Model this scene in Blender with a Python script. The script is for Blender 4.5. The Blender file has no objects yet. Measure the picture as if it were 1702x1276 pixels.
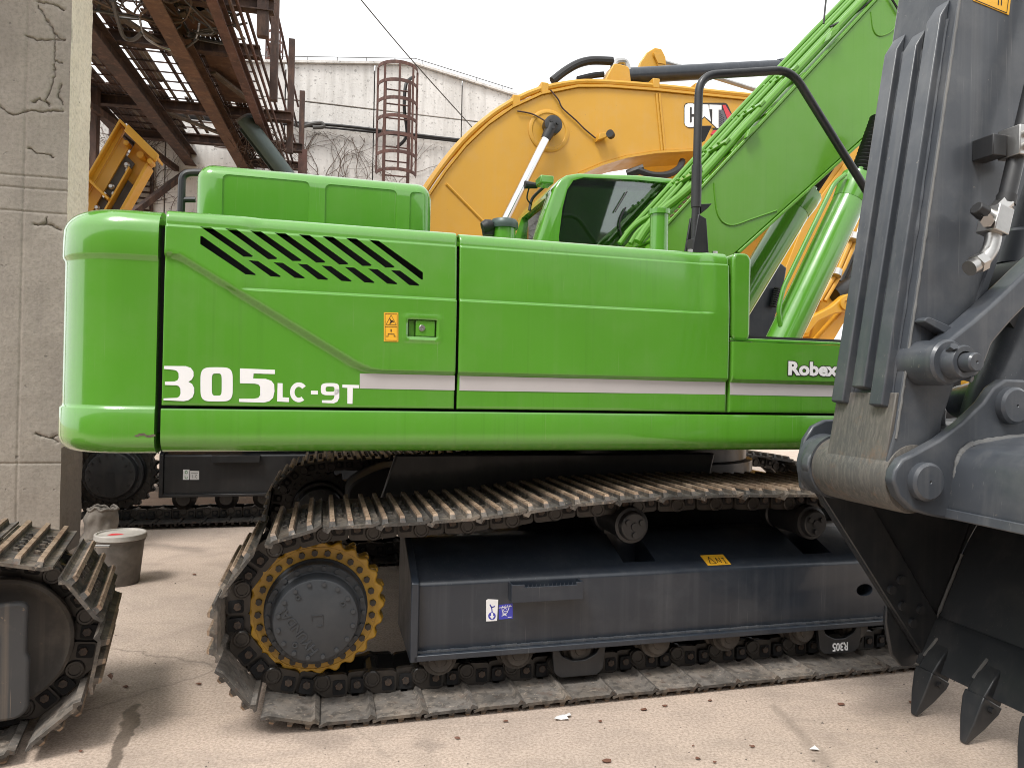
import bpy, bmesh, math, random
from mathutils import Vector, Matrix, noise
random.seed(7)
SC = bpy.context.scene
COL = SC.collection
R = math.radians

# ------------------------------------------------------------------ camera
F_PX, CX, CY, CAM_H = 1180.0, 851.0, 638.0, 1.41        # calibrated on the 1702 x 1276 photograph
ROLL, PITCH = R(1.15), R(0.3)
fw = Vector((0, math.cos(PITCH), math.sin(PITCH)))
r0 = Vector((1, 0, 0)); u0 = r0.cross(fw)
cr = r0 * math.cos(ROLL) + u0 * math.sin(ROLL)
cu = -r0 * math.sin(ROLL) + u0 * math.cos(ROLL)
CAM = Vector((0, 0, CAM_H))
cam = bpy.data.cameras.new('camera')
cam.sensor_fit = 'HORIZONTAL'; cam.sensor_width = 36.0; cam.lens = F_PX / 1702 * 36
cam.clip_start = 0.05; cam.clip_end = 2000
cam_o = bpy.data.objects.new('camera', cam); COL.objects.link(cam_o)
cam_o.matrix_world = Matrix(((cr.x, cu.x, -fw.x, CAM.x), (cr.y, cu.y, -fw.y, CAM.y), (cr.z, cu.z, -fw.z, CAM.z), (0, 0, 0, 1)))
SC.camera = cam_o

# ------------------------------------------------------------------ sky, sun, exposure (bright overcast)
SUN_AZ, SUN_EL = R(215), R(58)          # azimuth clockwise from +Y (camera looks along +Y)
world = bpy.data.worlds.new('World'); SC.world = world; world.use_nodes = True
wn = world.node_tree; wn.nodes.clear()
sky = wn.nodes.new('ShaderNodeTexSky'); sky.sky_type = 'NISHITA'; sky.sun_disc = False
sky.sun_elevation = SUN_EL; sky.sun_rotation = SUN_AZ; sky.dust_density = 4.0; sky.air_density = 1.0; sky.ozone_density = 1.0
hs = wn.nodes.new('ShaderNodeHueSaturation'); hs.inputs['Saturation'].default_value = 0.10
mx = wn.nodes.new('ShaderNodeMixRGB'); mx.inputs[0].default_value = 0.72; mx.inputs[2].default_value = (9.4, 9.5, 9.6, 1)   # cloud deck
bg = wn.nodes.new('ShaderNodeBackground'); bg.inputs[1].default_value = 0.1
wo = wn.nodes.new('ShaderNodeOutputWorld')
wn.links.new(sky.outputs[0], hs.inputs['Color']); wn.links.new(hs.outputs[0], mx.inputs[1])
wn.links.new(mx.outputs[0], bg.inputs[0]); wn.links.new(bg.outputs[0], wo.inputs[0])
sun = bpy.data.lights.new('sun', 'SUN'); sun.energy = 1.5; sun.angle = R(16); sun.color = (1, 0.965, 0.92)
sun_o = bpy.data.objects.new('sun', sun); COL.objects.link(sun_o)
sd = Vector((math.sin(SUN_AZ) * math.cos(SUN_EL), math.cos(SUN_AZ) * math.cos(SUN_EL), math.sin(SUN_EL)))
sun_o.rotation_euler = sd.to_track_quat('Z', 'Y').to_euler(); sun_o.location = (0, 0, 30)
SC.view_settings.view_transform = 'Standard'; SC.view_settings.look = 'None'
SC.view_settings.exposure = 0.95; SC.view_settings.gamma = 1.0; SC.view_settings.use_curve_mapping = False
SC.render.engine = 'CYCLES'
SC.cycles.use_denoising = True; SC.cycles.filter_width = 1.0
SC.cycles.max_bounces = 7; SC.cycles.diffuse_bounces = 4; SC.cycles.glossy_bounces = 3; SC.cycles.transparent_max_bounces = 8

# ------------------------------------------------------------------ frames: local x along the machines, y into depth, z up
class Frame:
    def __init__(s, ox, oy, ang):
        s.o = Vector((ox, oy, 0)); s.a = ang
        s.ex = Vector((math.cos(ang), math.sin(ang), 0)); s.ey = Vector((-math.sin(ang), math.cos(ang), 0))
    def _loc(s, P):
        q = P - s.o
        return Vector((q.dot(s.ex), q.dot(s.ey), q.z))
    def _ray(s, x, y): return fw + cr * ((x - CX) / F_PX) - cu * ((y - CY) / F_PX)
    def at(s, x, y, d):
        D = s._ray(x, y); t = (s.ey.dot(s.o - CAM) + d) / s.ey.dot(D); return s._loc(CAM + D * t)
    def atx(s, x, y, c):
        D = s._ray(x, y); t = (s.ex.dot(s.o - CAM) + c) / s.ex.dot(D); return s._loc(CAM + D * t)
    def atz(s, x, y, z):
        D = s._ray(x, y); t = (z - CAM_H) / D.z; return s._loc(CAM + D * t)
    def world(s, v): return s.o + s.ex * v[0] + s.ey * v[1] + Vector((0, 0, v[2]))
L = Frame(0, 3.08, R(14.8))
def at(x, y, d): return L.at(x, y, d)
def xz(pts, d): return [(p.x, p.z) for p in (L.at(a, b, d) for a, b in pts)]

# ------------------------------------------------------------------ mesh builder
class MB:
    def __init__(s): s.v = []; s.f = []; s.m = []
    def add(s, vs, fs, mi=0):
        o = len(s.v); s.v += [Vector(q) for q in vs]
        for f in fs: s.f.append([o + i for i in f]); s.m.append(mi)
        return s
    def box(s, x0, x1, y0, y1, z0, z1, mi=0):
        return s.add([(x0,y0,z0),(x1,y0,z0),(x1,y1,z0),(x0,y1,z0),(x0,y0,z1),(x1,y0,z1),(x1,y1,z1),(x0,y1,z1)],
                     [(0,3,2,1),(4,5,6,7),(0,1,5,4),(1,2,6,5),(2,3,7,6),(3,0,4,7)], mi)
    def prism(s, poly, y0, y1, mi=0):                     # polygon in x,z, pulled along y
        n = len(poly)
        vs = [(a, y0, b) for a, b in poly] + [(a, y1, b) for a, b in poly]
        fs = [list(range(n)), list(range(2*n-1, n-1, -1))] + [(i, i+n, (i+1) % n + n, (i+1) % n) for i in range(n)]
        return s.add(vs, fs, mi)
    def pull(s, pts, vec, mi=0):                          # any planar polygon pulled along a vector
        n = len(pts); vec = Vector(vec); pts = [Vector(p) for p in pts]
        vs = pts + [p + vec for p in pts]
        fs = [list(range(n)), list(range(2*n-1, n-1, -1))] + [(i, i+n, (i+1) % n + n, (i+1) % n) for i in range(n)]
        return s.add(vs, fs, mi)
    def bar(s, p0, p1, w, h, up=(0,0,1), mi=0):           # rectangular bar between two points
        p0 = Vector(p0); p1 = Vector(p1); t = (p1-p0).normalized(); up = Vector(up)
        a = t.cross(up)
        if a.length < 1e-4: a = t.cross(Vector((1,0,0)))
        a.normalize(); b = a.cross(t).normalized()
        a *= w/2; b *= h/2
        return s.pull([p0-a-b, p0+a-b, p0+a+b, p0-a+b], p1-p0, mi)
    def ibeam(s, p0, p1, w, h, tf=0.016, tw=0.012, mi=0):
        p0 = Vector(p0); p1 = Vector(p1); t = (p1-p0).normalized(); a = t.cross(Vector((0,0,1))).normalized(); b = a.cross(t).normalized()
        q = [(-w/2,-h/2),(w/2,-h/2),(w/2,-h/2+tf),(tw/2,-h/2+tf),(tw/2,h/2-tf),(w/2,h/2-tf),(w/2,h/2),(-w/2,h/2),(-w/2,h/2-tf),(-tw/2,h/2-tf),(-tw/2,-h/2+tf),(-w/2,-h/2+tf)]
        return s.pull([p0 + a*i + b*j for i, j in q], p1-p0, mi)
    def tube(s, path, r, n=8, mi=0, cap=True):
        P = [Vector(p) for p in path]; rr = r if isinstance(r, (list, tuple)) else [r]*len(P)
        t0 = (P[1]-P[0]).normalized(); ref = Vector((0,0,1)) if abs(t0.z) < .9 else Vector((1,0,0))
        a = t0.cross(ref).normalized(); vs = []
        for i, p in enumerate(P):
            t = ((P[min(i+1,len(P)-1)] - p).normalized() + (p - P[max(i-1,0)]).normalized()).normalized() if 0 < i < len(P)-1 else ((P[1]-P[0]) if i == 0 else (P[-1]-P[-2])).normalized()
            a = (a - t*a.dot(t)).normalized(); b = t.cross(a)
            vs += [p + (a*math.cos(k*2*math.pi/n) + b*math.sin(k*2*math.pi/n))*rr[i] for k in range(n)]
        fs = [(i*n+k, i*n+(k+1) % n, (i+1)*n+(k+1) % n, (i+1)*n+k) for i in range(len(P)-1) for k in range(n)]
        if cap: fs += [list(range(n-1,-1,-1)), list(range((len(P)-1)*n, len(P)*n))]
        return s.add(vs, fs, mi)
    def cyl(s, p0, p1, r, r1=None, n=20, mi=0): return s.tube([p0, p1], [r, r if r1 is None else r1], n, mi)
    def lathe(s, c, prof, n=32, ax=(0,1,0), mi=0):        # prof: (distance along axis, radius)
        c = Vector(c); ax = Vector(ax).normalized(); a = ax.cross(Vector((0,0,1)))
        if a.length < 1e-3: a = Vector((1,0,0))
        a.normalize(); b = ax.cross(a)
        vs = [c + ax*t + (a*math.cos(k*2*math.pi/n) + b*math.sin(k*2*math.pi/n))*max(r, 1e-4) for t, r in prof for k in range(n)]
        fs = [(i*n+k, i*n+(k+1) % n, (i+1)*n+(k+1) % n, (i+1)*n+k) for i in range(len(prof)-1) for k in range(n)]
        fs += [list(range(n)), list(range((len(prof)-1)*n, len(prof)*n))]
        return s.add(vs, fs, mi)
    def hexes(s, centers, r, h, ax=(0,-1,0), mi=0, n=6, rot=0.3):
        for c in centers:
            ax_ = Vector(ax); a = ax_.cross(Vector((0,0,1)))
            if a.length < 1e-3: a = Vector((1,0,0))
            a.normalize(); b = ax_.cross(a); c = Vector(c)
            ring = [c + (a*math.cos(rot+k*2*math.pi/n) + b*math.sin(rot+k*2*math.pi/n))*r for k in range(n)]
            s.pull(ring, ax_*h, mi)
        return s
    def mesh(s, name, sharp=32):
        me = bpy.data.meshes.new(name)
        me.from_pydata([tuple(q) for q in s.v], [], s.f)
        for p, i in zip(me.polygons, s.m): p.material_index = i
        bm = bmesh.new(); bm.from_mesh(me)
        bmesh.ops.recalc_face_normals(bm, faces=bm.faces); bm.to_mesh(me); bm.free()
        if sharp is not None:
            me.polygons.foreach_set('use_smooth', [True]*len(me.polygons)); me.set_sharp_from_angle(angle=R(sharp))
        return me

BASE = {}
def base_of(o):
    while o is not None:
        if o.name in BASE: return BASE[o.name]
        o = o.parent
    return Vector((0, 0, 0))
def obj(name, me, mats, parent=None):
    o = bpy.data.objects.new(name, me); COL.objects.link(o)
    for m in (mats if isinstance(mats, (list, tuple)) else [mats]): me.materials.append(m)
    if parent is not None: o.parent = parent
    return o
def part(name, mb, mats, parent, bevel=0, seg=2, sharp=32, label=None, cut=None, kind=None):
    """mesh built in the thing's frame coordinates; the thing's base is taken off"""
    b = base_of(parent)
    mb.v = [q - b for q in mb.v]
    me = mb.mesh(name, sharp)
    o = obj(name, me, mats, parent)
    if bevel:
        m = o.modifiers.new('bevel', 'BEVEL'); m.width = bevel; m.segments = seg; m.limit_method = 'ANGLE'; m.angle_limit = R(35); m.harden_normals = False
    if cut:
        bake(o); boolean(o, cut, b)
        o.data.polygons.foreach_set('use_smooth', [True]*len(o.data.polygons)); o.data.set_sharp_from_angle(angle=R(sharp))
    if label: o['label'] = label
    if kind: o['kind'] = kind
    return o
def bake(o):
    if not o.modifiers: return
    dg = bpy.context.evaluated_depsgraph_get(); dg.update()
    me = bpy.data.meshes.new_from_object(o.evaluated_get(dg)); o.modifiers.clear(); o.data = me
def boolean(o, cutters, b=Vector((0,0,0))):
    """subtract every closed shape in the MB list from o, for good"""
    mb = MB()
    for c in cutters: mb.add([q - b for q in c.v], c.f)
    me = mb.mesh('cutter', None); c = bpy.data.objects.new('cutter', me); COL.objects.link(c)
    c.parent = o.parent
    m = o.modifiers.new('cut', 'BOOLEAN'); m.operation = 'DIFFERENCE'; m.object = c; m.solver = 'EXACT'
    bake(o); bpy.data.objects.remove(c); bpy.data.meshes.remove(me)
def thing(name, label, cat, base=(0,0,0), frame=L, group=None):
    o = bpy.data.objects.new(name, None); COL.objects.link(o)
    o.empty_display_size = .2
    o.location = frame.world(base); o.rotation_euler = (0, 0, frame.a)
    o['label'] = label; o['category'] = cat
    if group: o['group'] = group
    BASE[o.name] = Vector(base)
    return o
def solo(name, mb, mats, label, cat, base=(0,0,0), frame=L, group=None, bevel=0, seg=2, sharp=32, kind=None):
    b = Vector(base); mb.v = [q - b for q in mb.v]
    o = obj(name, mb.mesh(name, sharp), mats)
    o.location = frame.world(base); o.rotation_euler = (0, 0, frame.a)
    if label: o['label'] = label
    if cat: o['category'] = cat
    if group: o['group'] = group
    if kind: o['kind'] = kind
    if bevel:
        m = o.modifiers.new('bevel', 'BEVEL'); m.width = bevel; m.segments = seg; m.limit_method = 'ANGLE'; m.angle_limit = R(35)
    return o
def bolts(name, centers, r, h, mat, parent, ax=(0, -1, 0), n=6, rot=.3):
    me = MB().hexes([(0, 0, 0)], r, h, ax, 0, n, rot).mesh(name); me.materials.append(mat); b = base_of(parent)
    for c in centers:
        o = bpy.data.objects.new(name, me); COL.objects.link(o); o.parent = parent; o.location = Vector(c) - b
def smooth_path(pts, k=6):
    """Catmull-Rom through the points"""
    P = [Vector(p) for p in pts]; out = []
    for i in range(len(P)-1):
        a = P[max(i-1,0)]; b = P[i]; c = P[i+1]; d = P[min(i+2,len(P)-1)]
        for j in range(k):
            t = j/k
            out.append(0.5*((2*b) + (c-a)*t + (2*a-5*b+4*c-d)*t*t + (3*b-a-3*c+d)*t**3))
    return out + [P[-1]]
def round_path(pts, r, k=5):
    """polyline with its corners rounded off"""
    P = [Vector(p) for p in pts]; out = [P[0]]
    for i in range(1, len(P)-1):
        a = (P[i-1]-P[i]); c = (P[i+1]-P[i]); q = min(r, a.length*.48, c.length*.48)
        s = P[i] + a.normalized()*q; e = P[i] + c.normalized()*q
        for j in range(k+1):
            t = j/k; out.append(s*(1-t)**2 + P[i]*2*t*(1-t) + e*t*t)
    return out + [P[-1]]
def round_poly(pts, r, k=4):
    P = [Vector((a, b)) for a, b in pts]; n = len(P); out = []
    for i in range(n):
        a = P[i-1]-P[i]; c = P[(i+1) % n]-P[i]; q = min(r, a.length*.48, c.length*.48)
        s = P[i] + a.normalized()*q; e = P[i] + c.normalized()*q
        for j in range(k+1):
            t = j/k; w = s*(1-t)**2 + P[i]*2*t*(1-t) + e*t*t; out.append((w.x, w.y))
    return out
def sstep(a, b, x):
    t = min(1, max(0, (x-a)/(b-a))); return t*t*(3-2*t)

# ------------------------------------------------------------------ materials
class N:
    def __init__(s, name):
        s.mat = bpy.data.materials.new(name); s.mat.use_nodes = True; s.t = s.mat.node_tree
        s.p = s.t.nodes['Principled BSDF']; s._tc = None
    def n(s, kind, **kw):
        x = s.t.nodes.new('ShaderNode'+kind)
        for k, v in kw.items(): setattr(x, k, v)
        return x
    def l(s, a, b): s.t.links.new(a, b)
    def tc(s):
        if s._tc is None: s._tc = s.n('TexCoord')
        return s._tc.outputs['Object']
    def gen(s):
        g = s.n('NewGeometry'); return g.outputs['Position']
    def scaled(s, sc, src=None, rot=(0,0,0)):
        m = s.n('Mapping'); m.inputs['Scale'].default_value = sc; m.inputs['Rotation'].default_value = rot
        s.l(src if src is not None else s.tc(), m.inputs['Vector']); return m.outputs[0]
    def noise(s, scale, detail=4, rough=.55, vec=None, dist=0):
        x = s.n('TexNoise'); x.inputs['Scale'].default_value = scale; x.inputs['Detail'].default_value = detail
        x.inputs['Roughness'].default_value = rough; x.inputs['Distortion'].default_value = dist
        s.l(vec if vec is not None else s.tc(), x.inputs['Vector']); return x.outputs['Fac']
    def ramp(s, fac, stops):
        x = s.n('ValToRGB'); e = x.color_ramp.elements
        while len(e) < len(stops): e.new(0.5)
        for i, (p, c) in enumerate(stops):
            e[i].position = p; e[i].color = (c, c, c, 1) if isinstance(c, (int, float)) else (*c, 1)
        s.l(fac, x.inputs[0]); return x.outputs[0]
    def mix(s, fac, a, b, mode='MIX'):
        x = s.n('MixRGB', blend_type=mode)
        for i, v in ((0, fac), (1, a), (2, b)):
            if isinstance(v, (int, float)): x.inputs[i].default_value = v if i == 0 else (v, v, v, 1)
            elif isinstance(v, (tuple, list)): x.inputs[i].default_value = (*v, 1)
            else: s.l(v, x.inputs[i])
        return x.outputs[0]
    def math(s, op, a, b=0.0):
        x = s.n('Math', operation=op)
        for i, v in ((0, a), (1, b)):
            if isinstance(v, (int, float)): x.inputs[i].default_value = v
            else: s.l(v, x.inputs[i])
        return x.outputs[0]
    def col(s, v): s.l(v, s.p.inputs['Base Color'])
    def rough(s, v):
        if isinstance(v, (int, float)): s.p.inputs['Roughness'].default_value = v
        else: s.l(v, s.p.inputs['Roughness'])
    def bump(s, h, strength=.3, dist=.01, prev=None):
        x = s.n('Bump'); x.inputs['Strength'].default_value = strength; x.inputs['Distance'].default_value = dist
        s.l(h, x.inputs['Height'])
        if prev is not None: s.l(prev, x.inputs['Normal'])
        s.l(x.outputs[0], s.p.inputs['Normal']); return x.outputs[0]
    def set(s, **kw):
        for k, v in kw.items(): s.p.inputs[k.replace('_', ' ')].default_value = v
        return s

def paint(name, c, rough=.3, coat=.4, dust=.12, dustcol=(.42,.38,.32), wave=.25, streak=.35, chips=0.0, chipcol=(.16,.10,.06), scratch=0.0, drip=0.0):
    m = N(name)
    st = m.noise(1.0, 5, .6, m.scaled((22, 22, .55)))
    lo = m.noise(1.6, 3, .5)
    k = m.mix(m.ramp(lo, [(.3, .0), (.7, .5)]), c, tuple(x*.84 for x in c))
    k = m.mix(m.math('MULTIPLY', m.ramp(st, [(.52, 0), (.78, 1)]), dust*(.4+streak)), k, dustcol)
    fine = m.noise(60, 3, .6)
    k = m.mix(m.math('MULTIPLY', m.ramp(m.noise(4.5, 6, .65), [(.48, 0), (.75, 1)]), dust), k, dustcol)
    if chips:
        ch = m.ramp(m.noise(26, 6, .7), [(.70-chips*.06, 0), (.72-chips*.06, 1)])
        k = m.mix(m.math('MULTIPLY', ch, .8), k, chipcol)
    if drip:
        dr = m.math('MULTIPLY', m.ramp(m.noise(1, 4, .6, m.scaled((48, 48, .35))), [(.56, 0), (.66, 1)]), m.ramp(m.noise(1.3, 3, .5), [(.40, 0), (.62, 1)]))
        k = m.mix(m.math('MULTIPLY', dr, drip), k, tuple(x*.45 for x in c))
    if scratch:
        for rot, s3 in (((.3, .5, .2), (140, 140, 2.2)), ((1.1, .2, .7), (170, 170, 3.0))):
            sc = m.math('MULTIPLY', m.ramp(m.noise(1, 2, .5, m.scaled(s3, rot=rot)), [(.70, 0), (.76, 1)]), m.ramp(m.noise(2.2, 3, .5), [(.45, 0), (.6, 1)]))
            k = m.mix(m.math('MULTIPLY', sc, scratch), k, dustcol)
    m.col(k)
    m.rough(m.ramp(m.noise(7, 4, .6), [(.3, rough*.8), (.7, rough*1.35)]))
    m.set(Coat_Weight=coat, Coat_Roughness=.07)
    b1 = m.bump(m.noise(2.6, 2, .4), wave*.5, .02)
    m.bump(m.noise(220, 2, .5), .035, .002, b1)
    return m.mat

M = {}
M['green'] = paint('green_paint', (.088, .298, .022), .20, 1.0, .05, wave=.5, scratch=.12, drip=.16)
M['green_boom'] = paint('green_boom_paint', (.094, .275, .012), .36, .25, .04, wave=.2, drip=.15)
M['yellow'] = paint('yellow_paint', (.60, .312, .022), .45, .10, .08, wave=.12, chips=.3)
M['gold'] = paint('gold_sprocket_paint', (.47, .265, .026), .40, .1, .20, dustcol=(.16,.10,.05), wave=.5, chips=1.0, chipcol=(.07,.05,.035))
M['darkgrey'] = paint('dark_grey_paint', (.018, .024, .034), .36, .25, .13, scratch=.5, dustcol=(.15,.155,.16), wave=.12, streak=.5)
M['armgrey'] = paint('arm_grey_paint', (.052, .059, .070), .38, .15, .20, scratch=.5, dustcol=(.24,.235,.225), wave=.35, streak=.5, chips=.25, chipcol=(.20,.18,.16))
M['bucketblack'] = paint('bucket_black_paint', (.025, .028, .032), .38, .2, .15, scratch=.5, dustcol=(.15,.135,.12), wave=.2, streak=.5)
M['black'] = paint('black_paint', (.014, .015, .017), .42, .15, .10, dustcol=(.14,.125,.11), wave=.1)
M['greasy'] = paint('greasy_black_steel', (.012, .0115, .011), .40, .1, .28, dustcol=(.10,.075,.055), wave=.9, chips=.6, chipcol=(.13,.075,.045))
M['weldgrey'] = paint('bright_weld_bead', (.13, .132, .132), .5, 0, .2, wave=1.0)
M['armworn0'] = paint('scraped_arm_paint', (.085, .088, .088), .55, 0, .62, dustcol=(.25,.225,.195), wave=.5, streak=.6, chips=1.0, chipcol=(.17,.125,.095))
M['idlersteel'] = paint('dusty_idler_steel', (.060, .053, .047), .60, 0, .55, dustcol=(.19,.16,.13), wave=.6, chips=.6, chipcol=(.12,.09,.07))
M['hubgrey'] = paint('hub_grey_paint', (.030, .034, .039), .50, .0, .10, dustcol=(.18,.165,.15), wave=.25)

def m_shoe(name, a=(.20,.182,.163), b=(.075,.068,.061), d=(.37,.30,.235)):
    m = N(name); oi = m.n('ObjectInfo')
    shift = m.n('VectorMath', operation='ADD'); m.l(m.tc(), shift.inputs[0])
    sc = m.n('VectorMath', operation='SCALE'); m.l(oi.outputs['Location'], sc.inputs[0]); sc.inputs['Scale'].default_value = 3.7
    m.l(sc.outputs[0], shift.inputs[1]); v = shift.outputs[0]
    k = m.mix(m.ramp(m.noise(9, 6, .65, v), [(.35, 0), (.65, 1)]), a, b)
    k = m.mix(m.math('MULTIPLY', m.ramp(m.noise(5, 7, .7, v), [(.45, 0), (.72, 1)]), .75), k, d)
    k = m.mix(m.math('MULTIPLY', m.ramp(m.noise(17, 6, .7, v), [(.56, 0), (.68, 1)]), .6), k, (.12,.055,.028))
    k = m.mix(m.math('MULTIPLY', m.ramp(m.noise(26, 5, .6, v), [(.52, 0), (.60, 1)]), .55), k, tuple(x*.45 for x in b))
    k = m.mix(m.math('MULTIPLY', m.ramp(m.noise(60, 4, .6, v), [(.60, 0), (.68, 1)]), .5), k, tuple(min(1, x*1.5) for x in d))
    k = m.mix(m.math('MULTIPLY', oi.outputs['Random'], .4), k, tuple(x*.5 for x in b))
    m.col(k); m.rough(m.ramp(m.noise(14, 4, .6, v), [(.3, .42), (.7, .75)])); m.set(Metallic=.25)
    m.bump(m.noise(40, 6, .65, v), .35, .004); return m.mat
M['shoe'] = m_shoe('track_shoe_steel', (.12,.11,.10), (.045,.042,.038), (.31,.25,.19))
M['shoein'] = m_shoe('dusty_shoe_inside', (.27,.245,.22), (.13,.118,.105), (.42,.35,.28))
M['grouser'] = m_shoe('worn_grouser_steel', (.36,.255,.17), (.20,.135,.09), (.44,.35,.265))
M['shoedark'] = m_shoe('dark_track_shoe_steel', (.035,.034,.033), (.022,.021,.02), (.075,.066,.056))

def m_rust0(name):
    m = N(name); m.col(m.mix(m.ramp(m.noise(30, 5, .7), [(.4, 0), (.6, 1)]), (.030, .025, .022), (.085, .055, .038))); m.rough(.6); m.bump(m.noise(90, 4, .6), .3, .003); return m.mat
def simple(name, c, rough=.5, metal=0, coat=0, var=.15, bump=0, bs=60, emit=None):
    m = N(name)
    m.col(m.mix(m.ramp(m.noise(8, 5, .6), [(.3, 0), (.7, 1)]), c, tuple(x*(1-var) for x in c)))
    m.rough(rough); m.set(Metallic=metal, Coat_Weight=coat)
    if bump: m.bump(m.noise(bs, 5, .6), bump, .005)
    return m.mat
def m_worn(name):
    m = N(name)
    k = m.mix(m.ramp(m.noise(2.5, 5, .6), [(.35, 0), (.65, 1)]), (.082, .084, .083), (.125, .115, .102))
    k = m.mix(m.math('MULTIPLY', m.ramp(m.noise(1, 6, .75, m.scaled((75, 75, 4.5))), [(.45, 0), (.62, 1)]), .42), k, (.22, .20, .175))
    k = m.mix(m.math('MULTIPLY', m.ramp(m.noise(1, 5, .7, m.scaled((110, 110, 9))), [(.55, 0), (.66, 1)]), .4), k, (.05, .049, .048))
    k = m.mix(m.math('MULTIPLY', m.ramp(m.noise(9, 6, .7), [(.56, 0), (.68, 1)]), .5), k, (.20, .125, .08))
    m.col(k); m.rough(.62); m.set(Metallic=.2); m.bump(m.noise(1, 5, .7, m.scaled((90, 90, 12))), .35, .004); return m.mat
M['armworn'] = m_worn('scraped_arm_steel')
M['yoke'] = paint('worn_yoke_steel', (.045, .045, .046), .62, 0, .5, dustcol=(.20,.155,.115), wave=.8, streak=.7, chips=1.0, chipcol=(.17,.125,.09), scratch=.8)
M['linknut'] = m_rust0('grimy_link_steel')
M['rubber'] = simple('black_rubber', (.018,.018,.019), .55, var=.3, bump=.1)
M['chrome'] = simple('chrome', (.72,.73,.75), .12, 1.0, var=.05)
M['zinc'] = simple('bare_zinc_steel', (.52,.51,.49), .34, 1.0, var=.2, bump=.1)
M['white'] = simple('white_vinyl', (.82,.82,.82), .35, var=.03)
M['silver'] = simple('silver_stripe_vinyl', (.50,.475,.47), .42, .15, var=.05)
M['decalyellow'] = simple('yellow_decal', (.80,.43,.03), .4, var=.04)
M['decalblue'] = simple('blue_decal', (.05,.055,.42), .4, var=.1)
M['decalgreen'] = simple('green_decal', (.08,.26,.09), .4, var=.1)
M['ink'] = simple('black_ink', (.02,.016,.014), .5, var=.1)
M['red'] = simple('red_vinyl', (.62,.045,.06), .4, var=.05)
M['dotgrey'] = simple('charcoal_vinyl', (.12,.11,.13), .45, var=.1)
M['void'] = simple('dark_interior', (.006,.006,.007), .8, var=.2)
M['seat'] = simple('black_upholstery', (.02,.02,.022), .8, var=.3, bump=.2)
M['plastic'] = simple('grimy_white_plastic', (.46,.43,.39), .5, var=.4, bump=.1)
M['paildirt'] = m_rust('dirty_pail_plastic', (.24,.215,.19), (.15,.13,.112), (.32,.29,.26)) if False else simple('dirty_pail_plastic', (.19,.17,.15), .65, var=.6, bump=.3, bs=20)
M['cloth'] = simple('dusty_sack_cloth', (.20,.175,.15), .9, var=.55, bump=.5, bs=45)
M['paper'] = simple('white_paper', (.75,.74,.73), .8, var=.1)
M['leaf'] = simple('dry_leaf', (.17,.075,.045), .7, var=.4)
M['cable'] = simple('grey_cable', (.09,.085,.08), .6, var=.3)
M['vine'] = simple('bare_vine_stem', (.15,.105,.08), .85, var=.4)
M['duct'] = simple('grey_green_duct', (.075,.105,.098), .4, .2, var=.2)
def m_rust(name, a, b, c):
    m = N(name)
    k = m.mix(m.ramp(m.noise(3, 7, .7), [(.35, 0), (.65, 1)]), a, b)
    k = m.mix(m.math('MULTIPLY', m.ramp(m.noise(1, 6, .7, m.scaled((9, 9, 2))), [(.5, 0), (.7, 1)]), .7), k, c)
    m.col(k); m.rough(.85); m.bump(m.noise(50, 6, .65), .4, .005); return m.mat
M['rust'] = m_rust('rusty_steel', (.080,.043,.032), (.036,.025,.022), (.17,.10,.068))
M['rustlight'] = m_rust('rusty_orange_steel', (.135,.068,.038), (.075,.040,.026), (.21,.125,.075))
M['rustpink'] = m_rust('faded_red_steel', (.13,.062,.050), (.070,.040,.034), (.21,.125,.10))
M['wood'] = m_rust('weathered_plank', (.16,.125,.095), (.085,.065,.05), (.24,.20,.16))
def m_glass(name, tint=(.05,.06,.06), refl=.12):
    m = N(name); t = m.t; t.nodes.remove(m.p)
    tr = m.n('BsdfTransparent'); tr.inputs[0].default_value = (*tint, 1)
    gl = m.n('BsdfGlossy'); gl.inputs['Roughness'].default_value = .03; gl.inputs[0].default_value = (.9,.95,.95,1)
    fr = m.n('Fresnel'); fr.inputs['IOR'].default_value = 1.5
    mxx = m.n('MixShader'); m.l(m.math('ADD', fr.outputs[0], refl), mxx.inputs[0])
    m.l(tr.outputs[0], mxx.inputs[1]); m.l(gl.outputs[0], mxx.inputs[2])
    m.l(mxx.outputs[0], t.nodes['Material Output'].inputs[0]); return m.mat
M['glass'] = m_glass('tinted_cab_glass', (.70,.74,.72), .07)
M['glassclear'] = m_glass('clear_cab_glass', (.86,.88,.86), .02)

# ================================================================== GROUND
def seg_dist(m, pos, A, B):
    d = (B - A)
    s = m.n('VectorMath', operation='SUBTRACT'); m.l(pos, s.inputs[0]); s.inputs[1].default_value = A
    dt = m.n('VectorMath', operation='DOT_PRODUCT'); m.l(s.outputs[0], dt.inputs[0]); dt.inputs[1].default_value = d
    t = m.n('Math', operation='DIVIDE', use_clamp=True); m.l(dt.outputs['Value'], t.inputs[0]); t.inputs[1].default_value = d.length_squared
    sc = m.n('VectorMath', operation='SCALE'); sc.inputs[0].default_value = d; m.l(t.outputs[0], sc.inputs['Scale'])
    df = m.n('VectorMath', operation='SUBTRACT'); m.l(s.outputs[0], df.inputs[0]); m.l(sc.outputs[0], df.inputs[1])
    ln = m.n('VectorMath', operation='LENGTH'); m.l(df.outputs[0], ln.inputs[0]); return ln.outputs['Value']
def gpt(x, y):
    w = L.world(L.atz(x, y, 0)); return Vector((w.x, w.y, 0))
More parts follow.
